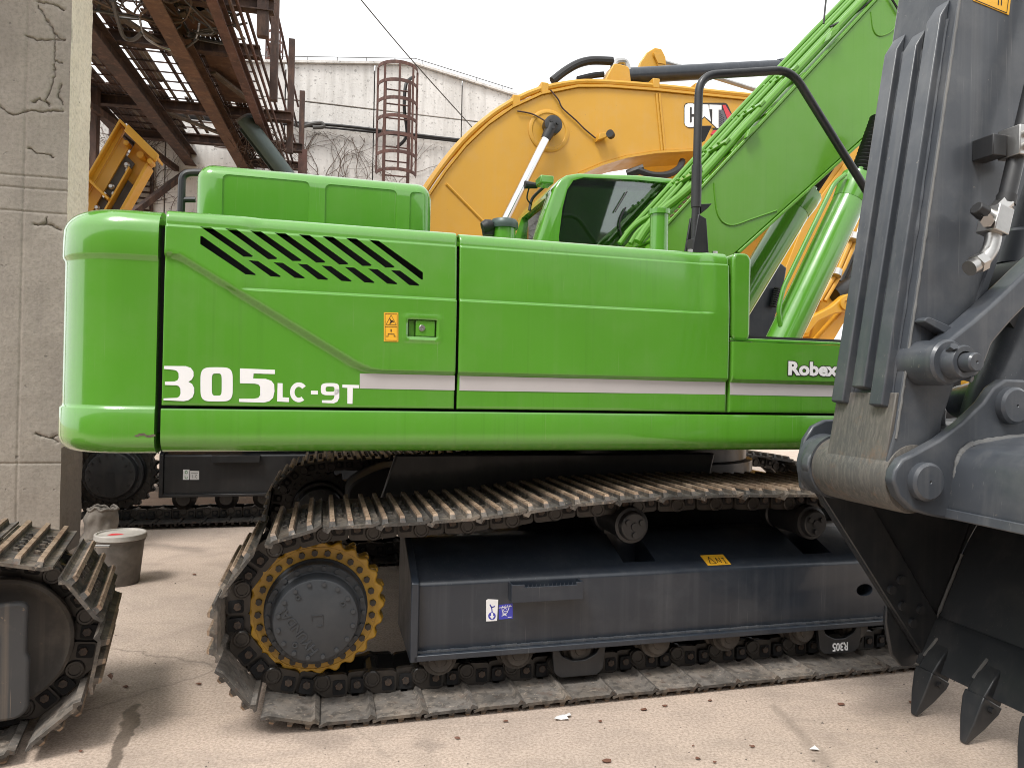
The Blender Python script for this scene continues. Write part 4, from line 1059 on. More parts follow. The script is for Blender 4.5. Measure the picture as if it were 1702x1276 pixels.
lt0 = MB(); sup = lambda cx_, cy_, rx, ry, p_, n=40: [(cx_ + rx*math.copysign(abs(math.cos(2*math.pi*k/n))**p_, math.cos(2*math.pi*k/n)), cy_ + ry*math.copysign(abs(math.sin(2*math.pi*k/n))**p_, math.sin(2*math.pi*k/n))) for k in range(n)]
band(lt0, sup(393, 912, 88, 93, .45), sup(394, 913, 27, 60, .4)); part('lettering', lt0, M['white'], d1, label='white numeral 0')
lt5 = MB(); glyph(lt5, [(520, 825), (710, 833), (710, 856), (594, 853), (592, 880), (660, 882), (690, 892), (706, 912), (708, 950), (700, 985), (680, 1003), (650, 1011), (515, 1007), (515, 990), (595, 990), (620, 985), (630, 970), (630, 925), (620, 912), (600, 908), (520, 906)])
part('lettering', lt5, M['white'], d1, label='white numeral 5')
g_ = MB(); glyph(g_, [(725, 905), (752, 906), (752, 982), (787, 984), (787, 1008), (722, 1005)]); part('lettering', g_, M['white'], d1)
g_ = MB()
co = [(840+48*math.cos(R(a)), 955-54*math.sin(R(a))) for a in range(38, 323, 15)]; ci = [(840+23*math.cos(R(a)), 955-30*math.sin(R(a))) for a in range(38, 323, 15)]
glyph(g_, co + ci[::-1]); part('lettering', g_, M['white'], d1)
g_ = MB(); glyph(g_, [(906, 946), (944, 947), (944, 967), (906, 966)]); part('lettering', g_, M['white'], d1)
g_ = MB(); band(g_, sup(1010, 938, 50, 33, .55, 24), sup(1010, 938, 24, 14, .5, 24)); glyph(g_, [(1034, 938), (1060, 938), (1060, 985), (1050, 1006), (1030, 1015), (966, 1012), (966, 998), (1018, 998), (1030, 990), (1034, 975)])
part('lettering', g_, M['white'], d1)
g_ = MB(); glyph(g_, [(1077, 913), (1168, 916), (1168, 933), (1134, 932), (1132, 1018), (1104, 1017), (1104, 931), (1077, 930)]); part('lettering', g_, M['white'], d1)

# front box with the name, its upright corner cap, skirt under all panels
XF = at(1500, 640, BD).x; zf1 = at(1300, 571, BD).z
def h_front(x, z): return .020*sstep(-.010, .010, z-zA)
d3 = panel('front_box_panel', X_D2+.010, XF, ZS+.008, zf1, h_front, 'green', step=.02, rtop=0, depth=.03)
part('box_lid', MB().box(X_D2+.010, XF, BD+.004, 1.0, zf1+.004, zf1+.020), M['green'], d3, bevel=.005)
part('rubber_seal', MB().box(X_D2+.10, XF, BD+.02, .95, zf1+.021, zf1+.034), M['rubber'], d3)
cp0, cp1 = at(1216, 500, BD).x, at(1247, 500, BD).x
part('corner_cap', MB().prism(round_poly([(cp0, zf1+.006), (cp1, zf1+.006), (cp1, ZT-.03), (cp1-.02, ZT-.004), (cp0, ZT-.004)], .035), BD-.006, .9), M['green'], gx, bevel=.02, seg=4)
decal('stripe', [(1213.5, 634.4), (1480, 639.8), (1480, 661), (1213, 655.8)], BD, M['silver'], d3, .0014)
for off, mt, ex_ in ((.0042, 'ink', .0016), (-.0002, 'white', .0024)):
    t = text_mesh('Robex', 1.0, .0, 0.0); xs_ = [q.x for q in t.v]; ys_ = [q.y for q in t.v]; wd_, hg_ = max(xs_)-min(xs_), max(ys_)-min(ys_)
    a_, b_ = at(1311, 622, DD), at(1390, 625, DD); sx_ = (b_.x-a_.x)/wd_; sz_ = (at(1311, 601, DD).z-a_.z)/hg_
    t = text_mesh('Robex', 1.0, .0, (.085 if mt == 'ink' else .042)); lay(t, (a_.x-min(xs_)*sx_, DD-ex_, a_.z), (1, 0, 0), (0, 0, 1), sx_, sz_)
    part('lettering' if mt == 'white' else 'lettering_outline', t, M[mt], d3)
sk = [(BD-.002, ZS-.004), (BD-.005, ZS-.012), (BD-.005, ZB+.075)] + [(BD-.005+.07*(1-math.cos(R(k*9))), ZB+.075-.07*math.sin(R(k*9))) for k in range(1, 11)] + [(BD+.3, ZB+.005), (BD+.3, ZS-.004)]
part('skirt', MB().pull([(X_CW+.012, a, b) for a, b in sk], (XF+.1-X_CW, 0, 0)), M['green'], gx, sharp=45)
part('deck', MB().box(X_CW, X_D2-.01, BD+.20, 2.95, ZT-.03, ZT-.008), M['green'], gx)

# raised hood over the engine
HD = .60; hx0, hx1_, hz = at(323, 330, HD).x, at(719, 350, HD).x, at(690, 300, HD).z
rec = []
for a, b, va, vb in ((366, 519, 284, 400), (537, 664, 301, 420), (678, 712, 314, 420)):
    x0_, x1_ = at(a, va, HD).x, at(b, va, HD).x; zt_ = at(a, va, HD).z
    c0_ = round_poly([(x0_, 2.0), (x1_, 2.0), (x1_, zt_), (x0_, zt_)], .03)
    c1_ = [(x0_+(x-x0_)*1.0, z) for x, z in c0_]
    m_ = MB(); n_ = len(c0_); cx_, cz_ = (x0_+x1_)/2, (2.0+zt_)/2
    f_ = lambda x, z, k: (cx_+(x-cx_)*(1-k/(x1_-x0_)*2), cz_+(z-cz_)*(1-k/(zt_-2.0)*2))
    m_.v = [Vector((x, HD-.02, z)) for x, z in c0_] + [Vector((f_(x, z, .014)[0], HD+.007, f_(x, z, .014)[1])) for x, z in c0_]
    m_.f = [list(range(n_)), list(range(2*n_-1, n_-1, -1))] + [[i, i+n_, (i+1) % n_+n_, (i+1) % n_] for i in range(n_)]; m_.m = [0]*len(m_.f)
    rec.append(m_)
hood = part('engine_hood', MB().box(hx0, hx1_, HD, 2.3, 2.02, hz), M['green'], gx, bevel=.075, seg=6, sharp=45, cut=rec)
p_ = [at(320, 300, 1.0), at(312, 288, 1.0), at(303, 297, 1.0), at(301, 345, 1.0), at(300, 370, 1.0)]
hr = MB().tube(round_path([at(335, 287, 1.0), at(303, 287, 1.0), at(299, 420, 1.0)], .06), .019, 10); hr.tube([at(302, 332, 1.0), at(325, 332, 1.0)], .015, 8)
part('deck_handrail', hr, M['black'], gx)
# tank filler behind the pump door
fc = at(838, 372, .95); fr_ = .078
fl = part('filler_neck', MB().lathe((fc.x, .95, 2.02), [(0, fr_*.85), (fc.z-2.02-.03, fr_*.85)], 28, (0, 0, 1)), M['green'], gx)
part('filler_cap', MB().lathe((fc.x, .95, fc.z-.03), [(0, fr_), (.018, fr_*1.04), (.035, fr_*1.02), (.050, fr_*.9), (.056, fr_*.6), (.056, 0)], 28, (0, 0, 1)), M['duct'], fl)
part('breather', MB().cyl(at(812, 392, .95), at(812, 372, .95), .035, .045, 12).lathe(at(810, 376, .93), [(-.03, .03), (0, .04), (.03, .03)], 12, (1, 0, .4)), M['rubber'], fl)

# cab
CD0, CD1 = 1.95, 2.95
cab_out = [at(*q, CD0) for q in [(880, 470), (893, 400), (907, 352), (921, 312), (930, 298), (943, 290), (962, 287), (1060, 290), (1150, 299), (1196, 322), (1206, 400), (1206, 470)]]
cab_poly = [(p.x, p.z) for p in cab_out]
inner = round_poly([(cab_poly[1][0]+.09, 2.0), (cab_poly[4][0]+.09, cab_poly[5][1]-.07), (cab_poly[8][0], cab_poly[8][1]-.09), (cab_poly[10][0]-.08, 2.6), (cab_poly[11][0]-.08, 2.0)], .06)
win = [at(*q, CD0) for q in [(932, 440), (929, 394), (935, 345), (943, 315), (953, 300), (970, 295), (1060, 299), (1140, 307), (1176, 328), (1184, 400), (1184, 440)]]
win_poly = [(p.x, p.z) for p in win]
zr0, zr1 = at(880, 400, 2.4).z, 2.86
rearcut = MB().box(cab_poly[1][0]-.4, cab_poly[5][0]+.15, CD0+.16, CD1-.16, 2.25, 2.84)
cabf = part('cab', MB().prism(cab_poly, CD0, CD1), M['green'], gx, bevel=.028, seg=3, sharp=45,
            cut=[MB().prism(inner, CD0+.05, CD1-.05), MB().prism(win_poly, CD0-.1, CD0+.2), MB().prism(win_poly, CD1-.2, CD1+.1), rearcut])
part('side_window', MB().prism([(x, z) for x, z in win_poly], CD0+.028, CD0+.034), M['glass'], cabf)
part('side_window', MB().prism([(x, z) for x, z in win_poly], CD1-.034, CD1-.028), M['glass'], cabf)
rx0, rz0, rx1, rz1 = cab_poly[1][0], cab_poly[1][1], cab_poly[3][0], cab_poly[3][1]
part('rear_window', MB().pull([(rx0+.03, CD0+.13, rz0-.2), (rx1+.03, CD0+.13, rz1+.02), (rx1+.036, CD0+.13, rz1+.02), (rx0+.036, CD0+.13, rz0-.2)], (0, CD1-CD0-.26, 0)), M['glassclear'], cabf)
part('seat', MB().box(1.05, 1.5, 2.25, 2.7, 1.9, 2.4).prism(round_poly([(1.02, 2.35), (1.16, 2.35), (1.10, 2.80), (1.00, 2.80)], .04), 2.28, 2.67).prism(round_poly([(1.02, 2.80), (1.10, 2.80), (1.08, 2.94), (1.0, 2.94)], .03), 2.36, 2.59), M['seat'], cabf, bevel=.02)
mon = MB().box(1.95, 2.0, 2.2, 2.42, 2.5, 2.66).tube([(1.97, 2.3, 2.5), (2.0, 2.3, 2.1)], .02, 6).tube(smooth_path([(1.5, 2.2, 2.2), (1.62, 2.2, 2.45), (1.7, 2.2, 2.5)]), .015, 6)
part('console', mon, M['seat'], cabf)
wip = MB().tube(smooth_path([at(1035, 400, CD0+.01), at(1030, 370, CD0+.01), at(1040, 345, CD0+.01)]), .007, 5).tube([at(1022, 352, CD0+.01), at(1042, 318, CD0+.01)], .006, 5)
part('wiper', wip, M['rubber'], cabf)
mr = MB().box(at(896, 300, 2.0).x, at(918, 300, 2.0).x, 1.96, 2.10, at(900, 306, 2.0).z, at(900, 293, 2.0).z)
part('lamp_cable', MB().tube(smooth_path([at(905, 310, 2.2), at(885, 330, 2.3), at(880, 350, 2.3)]), .012, 6), M['rubber'], cabf)
part('lamp_bracket', mr, M['green'], cabf, bevel=.008)
lm_ = MB().cyl(at(872, 307, 2.1), at(893, 309, 2.1), .03, .02, 10).tube(smooth_path([at(880, 310, 2.1), at(876, 330, 2.15), at(884, 340, 2.2)]), .006, 5)
part('work_lamp', lm_, M['rubber'], cabf)

# boom
BN, BF = 1.38, 1.95
top_l = [at(*q, BN) for q in [(1085, 402), (1164, 316), (1458, 0), (1600, -153)]]
bot_l = [at(*q, BN) for q in [(1160, 478), (1225, 418), (1445, 220), (1600, 80)]]
bp = [(p.x, p.z) for p in top_l] + [(p.x, p.z) for p in reversed(bot_l)]
foot = [(top_l[0].x-.10, 1.75), (top_l[0].x-.22, 2.0)]
bp2 = foot[1:] + bp + [(bot_l[0].x, 1.80)] + foot[:1]
boom = part('boom', MB().prism(bp2, BN, BF), M['green_boom'], gx, bevel=.008)
bd = (top_l[2]-top_l[1]).normalized(); bn = Vector((-bd.z, 0, bd.x))
A_ = top_l[0]; B2 = top_l[3]
part('top_plate', MB().pull([Vector((q.x, BN-.012, q.z)) for q in (A_+bn*.002, B2+bn*.002, B2+bn*.020, A_+bn*.020)], (0, BF-BN+.024, 0)), M['green_boom'], boom, bevel=.004)
bl = [Vector((q.x, BN-.012, q.z)) for q in bot_l]
for a, b in zip(bl[1:], bl[2:]):
    nn_ = Vector((b.z-a.z, 0, -(b.x-a.x))).normalized()
    part('bottom_plate', MB().pull([a+nn_*.002, b+nn_*.002, b+nn_*.022, a+nn_*.022], (0, BF-BN+.024, 0)), M['green_boom'], boom, bevel=.004)
sm_ = smooth_path([at(*q, BN-.002) for q in [(1187, 304), (1189, 330), (1193, 355), (1203, 370), (1220, 374), (1250, 364), (1291, 350)]])
part('weld_seam', MB().tube(sm_, .006, 6), M['green_boom'], boom)
sm_ = smooth_path([at(*q, BN-.002) for q in [(1448, 20), (1452, 50), (1462, 60), (1478, 55), (1488, 45)]])
part('weld_seam', MB().tube(sm_, .005, 6), M['green_boom'], boom)
# oil pipes along the boom back
def along(s_, d, off): return Vector((A_.x, d, A_.z)) + Vector((bd.x, 0, bd.z))*s_ + bn*off
LB = (B2-A_).length
for i, (d, off, r_, s0, low) in enumerate(((1.43, .050, .030, .50, [(1060, 402), (1075, 378), (1098, 352)]), (1.54, .055, .019, .30, [(1048, 405), (1060, 385)]), (1.63, .075, .019, .30, [(1030, 405), (1052, 375)]),
                                          (1.72, .082, .019, .20, []), (1.82, .098, .021, .10, []))):
    pts = [at(*q, d+.05) for q in low] + [along(s0, d, off)] + [along(LB*t, d, off + .02*math.sin(t*math.pi)) for t in (.3+.02*i, .45, .62, .8, 1.0)]
    part('oil_pipe', MB().tube(round_path(pts, .12), r_, 10), M['green_boom'], boom)
for s_ in (.62, .93, 1.33, 1.72):
    cl_ = MB(); a = along(s_, 1.40, .02); b = along(s_, 1.93, .02); cl_.bar(a+Vector((bd.x, 0, bd.z))*0, b, .07, .02, bn); cl_.bar(a+bn*.075, b+bn*.075, .055, .022, bn)
    cl_.hexes([along(s_+.0, dd_, .105) for dd_ in (1.5, 1.6, 1.68, 1.76, 1.84)], .012, .02, tuple(bn))
    part('pipe_clamp', cl_, M['green_boom'], boom, bevel=.004)
rust_b = MB()
for k in range(6): rust_b.lathe(along(.24+.045*k, 1.395, .015), [(-.012, .016), (.012, .016)], 8, (0, 1, 0))
part('clamp_bolts', rust_b, M['rustlight'], boom)
for (u_, v_) in ((1377, 62), (1243, 222)):
    c = at(u_, v_, BN); part('lug', MB().prism(round_poly([(c.x-.04, c.z-.05), (c.x+.03, c.z+.01), (c.x+.06, c.z+.06), (c.x-.01, c.z+.02)], .01), BN-.05, BN-.001), M['green_boom'], boom, bevel=.003)
part('loose_wire', MB().tube(smooth_path([at(1374, -10, 1.5), at(1371, 18, 1.5), at(1369, 40, 1.5)]), .007, 5).tube(smooth_path([at(1478, -8, 1.36), at(1488, 8, 1.36), at(1496, 22, 1.36)]), .008, 5).tube(smooth_path([at(1380, 45, 1.42), at(1410, 30, 1.42), at(1440, 8, 1.42), at(1452, -4, 1.42)]), .009, 5), M['rubber'], boom)
# boom cylinders
def cylinder(d, foot_, head, rodend, r_, pipe=True):
    a, h, e = at(*foot_, d), at(*head, d), at(*rodend, d); t = (h-a).normalized()
    a2 = a - t*.35
    b_ = part('boom_cylinder', MB().tube([a2, h-t*.06], r_, 32).tube([h-t*.14, h-t*.03, h, h+t*.05, h+t*.06], [r_*1.02, r_*1.13, r_*1.13, r_*1.13, r_*.9], 32), M['green'], gx, sharp=50)
    be = MB(); n = 34; e2 = e; pts = []; rr = []
    for k in range(n):
        pts.append((h+t*.055).lerp(e2, k/(n-1))); rr.append(r_*.62 + (.010 if k % 2 else -.006))
    be.tube(pts, rr, 18); part('bellows', be, M['rubber'], b_, sharp=60)
    q = t.cross(Vector((0, 1, 0))).normalized()
    bolts('gland_bolt', [h+t*.05+(q*math.cos(k*math.pi/4) + Vector((0, 1, 0))*math.sin(k*math.pi/4))*r_*.85 for k in range(8)], .016, .03, M['green'], b_, tuple(t))
    if pipe:
        s_ = Vector((-t.z, 0, t.x))*r_*1.75
        pp = [a+t*.02+s_*.45, a+t*.10+s_*.8, a+t*.25+s_*1.0, h-t*.12+s_*1.0, h-t*.02+s_*.75]
        pp = [p + Vector((0, -.05, 0)) for p in pp]
        part('oil_pipe', MB().tube(round_path(pp, .05), .016, 10), M['green'], b_)
    return b_
cylinder(1.16, (1304, 558), (1424, 308), (1464, 200), .108)
cylinder(2.05, (1236, 492), (1334, 330), (1372, 272), .118, False)
cv = [at(*q, 2.4) for q in [(1240, 520), (1262, 470), (1280, 446), (1298, 437), (1308, 445), (1302, 480), (1288, 530), (1278, 590), (1240, 590)]]
dk = part('hose_cover', MB().prism([(p.x, p.z) for p in cv], 2.4, 2.6), M['darkgrey'], gx, bevel=.01)
sp = MB(); a, b = at(1285, 508, 2.37), at(1292, 480, 2.37)
for k in range(9): sp.lathe(a.lerp(b, k/8), [(-.006, .03), (.006, .03)], 14, tuple((b-a).normalized()))
part('spring', sp, M['rubber'], dk)
# filter canister and guard rail
c = at(1095, 405, .75); zt_ = at(1095, 352, .75).z
fi = part('filter_canister', MB().lathe((c.x, .75, 2.0), [(0, .052), (zt_-2.0-.02, .052), (zt_-2.0-.018, .062), (zt_-2.0+.008, .062), (zt_-2.0+.012, .045), (zt_-2.0+.018, .02)], 28, (0, 0, 1)), M['green'], gx)
bolts('lid_bolt', [(c.x+.055*math.cos(k*math.pi/4), .75+.055*math.sin(k*math.pi/4), zt_+.004) for k in range(8)], .008, .01, M['green'], fi, (0, 0, 1))
GD = .30
gp = [at(1155, 405, GD), at(1158, 300, GD), at(1162, 126, GD), at(1315, 116, GD), at(1437, 312, GD), at(1490, 400, GD), at(1540, 520, GD)]
gr = part('guard_rail', MB().tube(round_path(gp, .10, 7), .0215, 14), M['black'], gx)
for (u_, v_, s_) in ((1160, 210, 1), (1160, 330, 1)):
    a = at(u_, v_, GD); part('foot_peg', MB().prism([(a.x+.012, a.z), (a.x+.075, a.z+.008), (a.x+.035, a.z-.075), (a.x+.012, a.z-.085)] if v_ < 300 else [(a.x+.012, a.z-.03), (a.x+.075, a.z-.022), (a.x+.05, a.z-.05), (a.x+.012, a.z-.08)], GD-.012, GD+.012), M['black'], gr, bevel=.002)
a = at(1155, 405, GD)
part('base_bracket', MB().prism([(a.x-.045, ZT-.02), (a.x+.055, ZT-.02), (a.x+.035, a.z+.12), (a.x-.01, a.z+.14)], GD-.05, GD-.035).prism([(a.x-.045, ZT-.02), (a.x+.055, ZT-.02), (a.x+.035, a.z+.12), (a.x-.01, a.z+.14)], GD+.03, GD+.045).box(a.x-.03, a.x+.035, GD-.034, GD+.029, ZT-.02, a.z+.02), M['black'], gr, bevel=.003)
part('sleeve', MB().cyl(at(1157, 345, GD), at(1158, 275, GD), .026, n=14), M['black'], gr)
part('base_nuts', MB().hexes([(a.x+dx, GD-.06, ZT+.005) for dx in (-.06, .08)], .014, .016, (0, 0, 1)).box(a.x-.08, a.x+.10, GD-.08, GD+.06, ZT-.004, ZT+.005), M['zinc'], gr)

# ================================================================== YELLOW EXCAVATOR BEHIND
cx_ = thing('yellow_excavator', 'ochre yellow crawler excavator with cranked boom behind the green one', 'excavator', (-.2, 6.0, 0))
CD = 4.36; CW = .62
hubc = at(188, 786, CD+.12)
CS = Vector((hubc.x, .52)); CRP = .385; CXI = CS.x + 4.0
cloop = track_loop(CS.x, CXI, CS.y, CRP, [(CS.x+.5, .93), (CS.x+1.5, .93), (CS.x+2.6, .94), (CS.x+3.5, .92)], .13)
seen = lambda x, z: x < CS.x + 2.6
crawler(cx_, cloop, CD+CW/2, CW, 48, .2, 'shoedark/shoedark')
sprocket_set(cx_, (CS.x, CS.y), CRP, CD+.20, 1.32, 'black', 'greasy', False)
cf0 = at(272, 790, CD+.10).x
cfr = track_frame(cx_, cf0, CXI-.4, CD+.10, at(350, 820, CD+.1).z, at(350, 758, CD+.1).z, at(350, 758, CD+.1).z+.06, M['black'])
sx = at(352, 760, CD+.04).x; sx2 = at(432, 760, CD+.04).x
part('step', MB().box(sx, sx2, CD+.02, CD+.10, at(390, 769, CD).z, at(390, 757, CD).z), M['black'], cfr, bevel=.004)
for u_ in (308, 378, 440):
    x = at(u_, 828, CD+.25).x
    part('bottom_roller', MB().lathe((x, CD+.14, .26), [(0, 0), (0, .06), (.02, .07), (.05, .11), (.09, .11), (.10, .09), (.3, .09)], 22), M['greasy'], cx_)
FDc = CD+.10
gd = part('tie_down_decal', px_shape([(304.5, 780), (315, 780), (314.5, 797), (304, 797)], FDc, FDc-.002, FDc-.0004), M['white'], cfr, label='white sticker with a green hook symbol')
hk = MB()
stroke(hk, cl(309.7, 784.5, 2.0, 2.2, 0, 330, 8), FDc, 2.0, FDc-.004, FDc-.0022); stroke(hk, [(307.6, 791), (307.8, 794.5), (311, 795), (311.5, 792)], FDc, 1.9, FDc-.004, FDc-.0022)
part('hook_symbol', hk, M['decalgreen'], gd)
pg = part('instruction_decal', px_shape([(316, 782), (331, 782.5), (331, 797), (316, 797)], FDc, FDc-.002, FDc-.0004), M['paper'], cfr)
q_ = MB(); stroke(q_, [(318, 785.5), (329, 785.8)], FDc, 1.0, FDc-.004, FDc-.0022); stroke(q_, [(324, 788), (327, 789), (324, 792), (327, 794.5)], FDc, 1.0, FDc-.004, FDc-.0022); stroke(q_, [(320, 789), (320, 794)], FDc, .8, FDc-.004, FDc-.0022)
part('sling_symbol', q_, M['cable'], pg)
part('car_body', MB().box(CS.x+1.1, CS.x+3.1, CD+.5, CD+2.6, .5, 1.0), M['black'], cx_, bevel=.03)
crawler(cx_, cloop, CD+2.6+CW/2, CW, 48, .2, 'shoedark/shoedark', links=False)
part('house', MB().prism(round_poly([(CS.x-1.0, 1.22), (CXI-1.0, 1.22), (CXI-1.0, 1.9), (CXI-2.0, 2.25), (CS.x-.7, 2.25), (CS.x-1.0, 1.9)], .12), CD+.2, CD+3.0), M['yellow'], cx_, bevel=.04)

CB0, CB1 = 5.62, 6.22
def cb(pl, d=CB0): return [at(a, b, d) for a, b in pl]
up = cb([(672, 430), (700, 352), (716, 322), (742, 284), (775, 243), (812, 208), (852, 180), (900, 158), (960, 146), (1010, 146), (1090, 152), (1180, 161), (1290, 172), (1400, 186)])
lo = cb([(1400, 262), (1290, 250), (1180, 247), (1090, 252), (1040, 260), (1000, 272), (962, 288), (925, 315), (895, 350), (872, 392), (850, 450)])
yb = part('boom', MB().prism([(p.x, p.z) for p in up+lo], CB0, CB1), M['yellow'], cx_, bevel=.012)
# flange plates standing proud along the upper and lower edges
def ribbon(name, pts, t, d0, d1, mat, parent, flip=1):
    mb = MB()
    for a, b in zip(pts, pts[1:]):
        n = Vector((-(b.z-a.z), 0, b.x-a.x)).normalized()*t*flip; q = [Vector((p.x, d0, p.z)) for p in (a, b, b+n, a+n)]; mb.pull(q, (0, d1-d0, 0))
    return part(name, mb, mat, parent)
ribbon('top_flange', up, .03, CB0-.03, CB1+.03, M['yellow'], yb)
ribbon('bottom_flange', lo[:8], .03, CB0-.03, CB1+.03, M['yellow'], yb)
for i, (o_, d, r_) in enumerate(((.075, CB0+.02, .038), (.10, CB0+.16, .030), (.08, CB0+.36, .03))):
    pts = []
    for k, p in enumerate(up[1:]):
        a, b = up[max(k, 0)], up[min(k+2, len(up)-1)]; n = Vector((-(b.z-a.z), 0, b.x-a.x)).normalized(); q = p + n*o_; pts.append(Vector((q.x, d, q.z)))
    part('oil_pipe', MB().tube(smooth_path(pts, 3), r_, 8), M['yellow'], yb)
for (u_, v_) in ((858, 168), (905, 147), (1090, 140), (1160, 148), (1345, 168)):
    c = at(u_, v_, CB0); part('pipe_clamp', MB().box(c.x-.05, c.x+.05, CB0-.02, CB0+.45, c.z-.06, c.z+.07), M['yellow'], yb, bevel=.01)
for (a_, b_) in (((742, 306), (806, 371)), ((1091, 156), (1100, 250)), ((1096, 156), (1105, 250))):
    part('weld_seam', MB().tube([at(*a_, CB0-.004), at(*b_, CB0-.004)], .018, 6), M['yellow'], yb)
pc = at(912, 218, CB0)
part('boss', MB().lathe((pc.x, CB0+.01, pc.z), [(0, .27), (-.02, .27), (-.03, .25), (-.03, .225), (-.02, .215), (-.02, 0)], 40), M['yellow'], yb)
# boom cylinder with its chrome rod
pr = at(918, 209, CB0-.14); pe = at(838, 368, CB0-.14); t_ = (pe-pr).normalized()
rod = part('boom_cylinder_rod', MB().tube([pr, pe+t_*.5], .055, 20), M['chrome'], cx_)
part('rod_eye', MB().lathe((pr.x, pr.y-.06, pr.z), [(0, 0), (0, .09), (.01, .115), (.12, .115), (.13, .1)], 24).tube([pr, pr+t_*.20], [.085, .06], 16), M['black'], rod)
bolts('pin_bolt', [(pr.x+.05*math.cos(q), pr.y-.06, pr.z+.05*math.sin(q)) for q in (.3, 2.4, 4.5)], .02, .02, M['black'], rod)
part('boom_cylinder_barrel', MB().tube([pe+t_*.35, pe+t_*2.1], .10, 20), M['yellow'], rod)
gl = MB().tube(smooth_path([at(860, 185, CB0-.03), at(885, 190, CB0-.03), at(907, 202, CB0-.08)]), .010, 5).tube(smooth_path([at(915, 150, CB0-.03), at(928, 166, CB0-.03), at(935, 180, CB0-.03), at(957, 200, CB0-.03), at(972, 215, CB0-.03), at(990, 230, CB0-.03)]), .010, 5)
part('grease_line', gl, M['rust'], yb)
lb = at(996, 231, CB0); part('lamp_bracket', MB().prism([(lb.x-.06, lb.z-.06), (lb.x+.07, lb.z+.0), (lb.x+.05, lb.z+.05), (lb.x-.04, lb.z+.03)], CB0-.12, CB0-.001), M['yellow'], yb, bevel=.006)
c = at(1011, 224, CB0-.1); part('work_lamp', MB().lathe((c.x, c.y-.05, c.z), [(0, .05), (.08, .05)], 12, (.6, .8, 0)), M['rubber'], yb)
# stick cylinder on top of the boom
a, b = at(1033, 127, 5.9), at(1305, 112, 5.9); t2 = (b-a).normalized()
sc_ = part('stick_cylinder', MB().tube([a, b+t2*.3], .105, 24).tube([b-t2*.12, b+t2*.02, b+t2*.3], [.115, .135, .135], 24).tube([b+t2*.3, b+t2*1.1], .06, 16), M['darkgrey'], cx_)
part('cylinder_eye', MB().prism(round_poly([(a.x-.30, a.z-.16), (a.x+.1, a.z-.16), (a.x+.06, a.z+.09), (a.x-.16, a.z+.11)], .05), 5.78, 6.02), M['yellow'], sc_, bevel=.02)
part('port_fitting', MB().tube(round_path([at(1018, 118, 5.85), at(1022, 103, 5.85), at(1040, 102, 5.85), at(1044, 118, 5.85)], .06), .045, 10), M['zinc'], sc_)
part('hydraulic_hose', MB().tube(smooth_path([at(918, 135, 5.85), at(940, 118, 5.85), at(962, 106, 5.85), at(985, 101, 5.85), at(1018, 102, 5.85)]), .055, 10).tube(smooth_path([at(960, 132, 5.9), at(985, 126, 5.9), at(1003, 124, 5.9)]), .04, 8), M['rubber'], sc_)
lug = cb([(1058, 122), (1062, 106), (1073, 90), (1086, 82), (1097, 84), (1104, 98), (1106, 122)], 6.25)
lg = part('lug_plate', MB().prism([(p.x, p.z) for p in lug], 6.20, 6.27), M['yellow'], yb, bevel=.012)
q = at(1091, 92, 6.2); q2 = at(1098, 108, 6.2)
part('lug_bolts', MB().lathe((q.x, 6.2, q.z), [(0, .06), (-.03, .06), (-.03, 0)], 14).lathe((q2.x, 6.2, q2.z), [(0, .06), (-.03, .06), (-.03, 0)], 14).prism([(q.x-.06, q.z), (q.x+.06, q.z), (q2.x+.06, q2.z), (q2.x-.06, q2.z)], 6.16, 6.2), M['yellow'], lg)
part('rod_far', MB().tube([at(1105, 104, 6.4), at(1150, 117, 6.4), at(1320, 170, 6.4)], .035, 8), M['zinc'], yb)
# maker's badge on the boom side
BG = CB0 - .004
def badge(nm, zpl, mt, k, lab=None, rad=0):
    P = [at(1120+a/14.17, 150+b/14.17, BG) for a, b in zpl]; poly = [(p.x, p.z) for p in P]
    if rad: poly = round_poly(poly, rad)
    return part(nm, MB().prism(poly, BG-.002*(k+1), BG-.002*k), M[mt], yb, label=lab)
bgx = badge('badge', [(240, 300), (1200, 300), (1260, 330), (1400, 640), (1060, 1075), (840, 1075), (960, 890), (320, 890), (240, 800)], 'ink', 0, 'black badge plate with white letters and a red edge', .06)
def sub(nm, zpl, mt, k):
    P = [at(1120+a/14.17, 150+b/14.17, BG) for a, b in zpl]; part(nm, MB().prism([(p.x, p.z) for p in P], BG-.002*(k+1), BG-.002*k), M[mt], bgx)
sub('red_edge', [(1140, 355), (1210, 352), (1390, 650), (1280, 750)], 'red', 1); sub('red_edge', [(930, 945), (1050, 945), (990, 1050), (850, 1050)], 'red', 1)
sub('dotted_field', [(1060, 480), (1160, 470), (1265, 745), (1120, 930), (1060, 930)], 'dotgrey', 1)
sub('letter_c', [(330, 318), (440, 318), (500, 345), (530, 400), (530, 565), (420, 565), (420, 420), (410, 400), (385, 400), (375, 420), (375, 755), (385, 772), (405, 772), (420, 755), (420, 635), (530, 635), (530, 790), (500, 850), (440, 875), (330, 875), (270, 840), (250, 780), (250, 420), (270, 350)], 'white', 1)
sub('letter_a', [(610, 335), (810, 345), (870, 745), (715, 620), (570, 760)], 'white', 1)
sub('letter_t', [(835, 345), (1120, 355), (1120, 465), (1050, 465), (1050, 895), (1010, 895), (900, 790), (905, 455), (835, 455)], 'white', 1)
sub('yellow_triangle', [(715, 650), (970, 890), (470, 890)], 'yellow', 2)
dots = MB()
for i in range(4):
    for j in range(9):
        u_, v_ = 1085+i*42, 520 + j*45 + (22 if i % 2 else 0)
        if v_ < 900 and u_ < 1080 + (v_-440)*.42 and u_ < 1265-(v_-700)*.6:
            c = at(1120+u_/14.17, 150+v_/14.17, BG); dots.hexes([(c.x, BG-.0041, c.z)], .010, .001)
part('dots', dots, M['ink'], bgx)
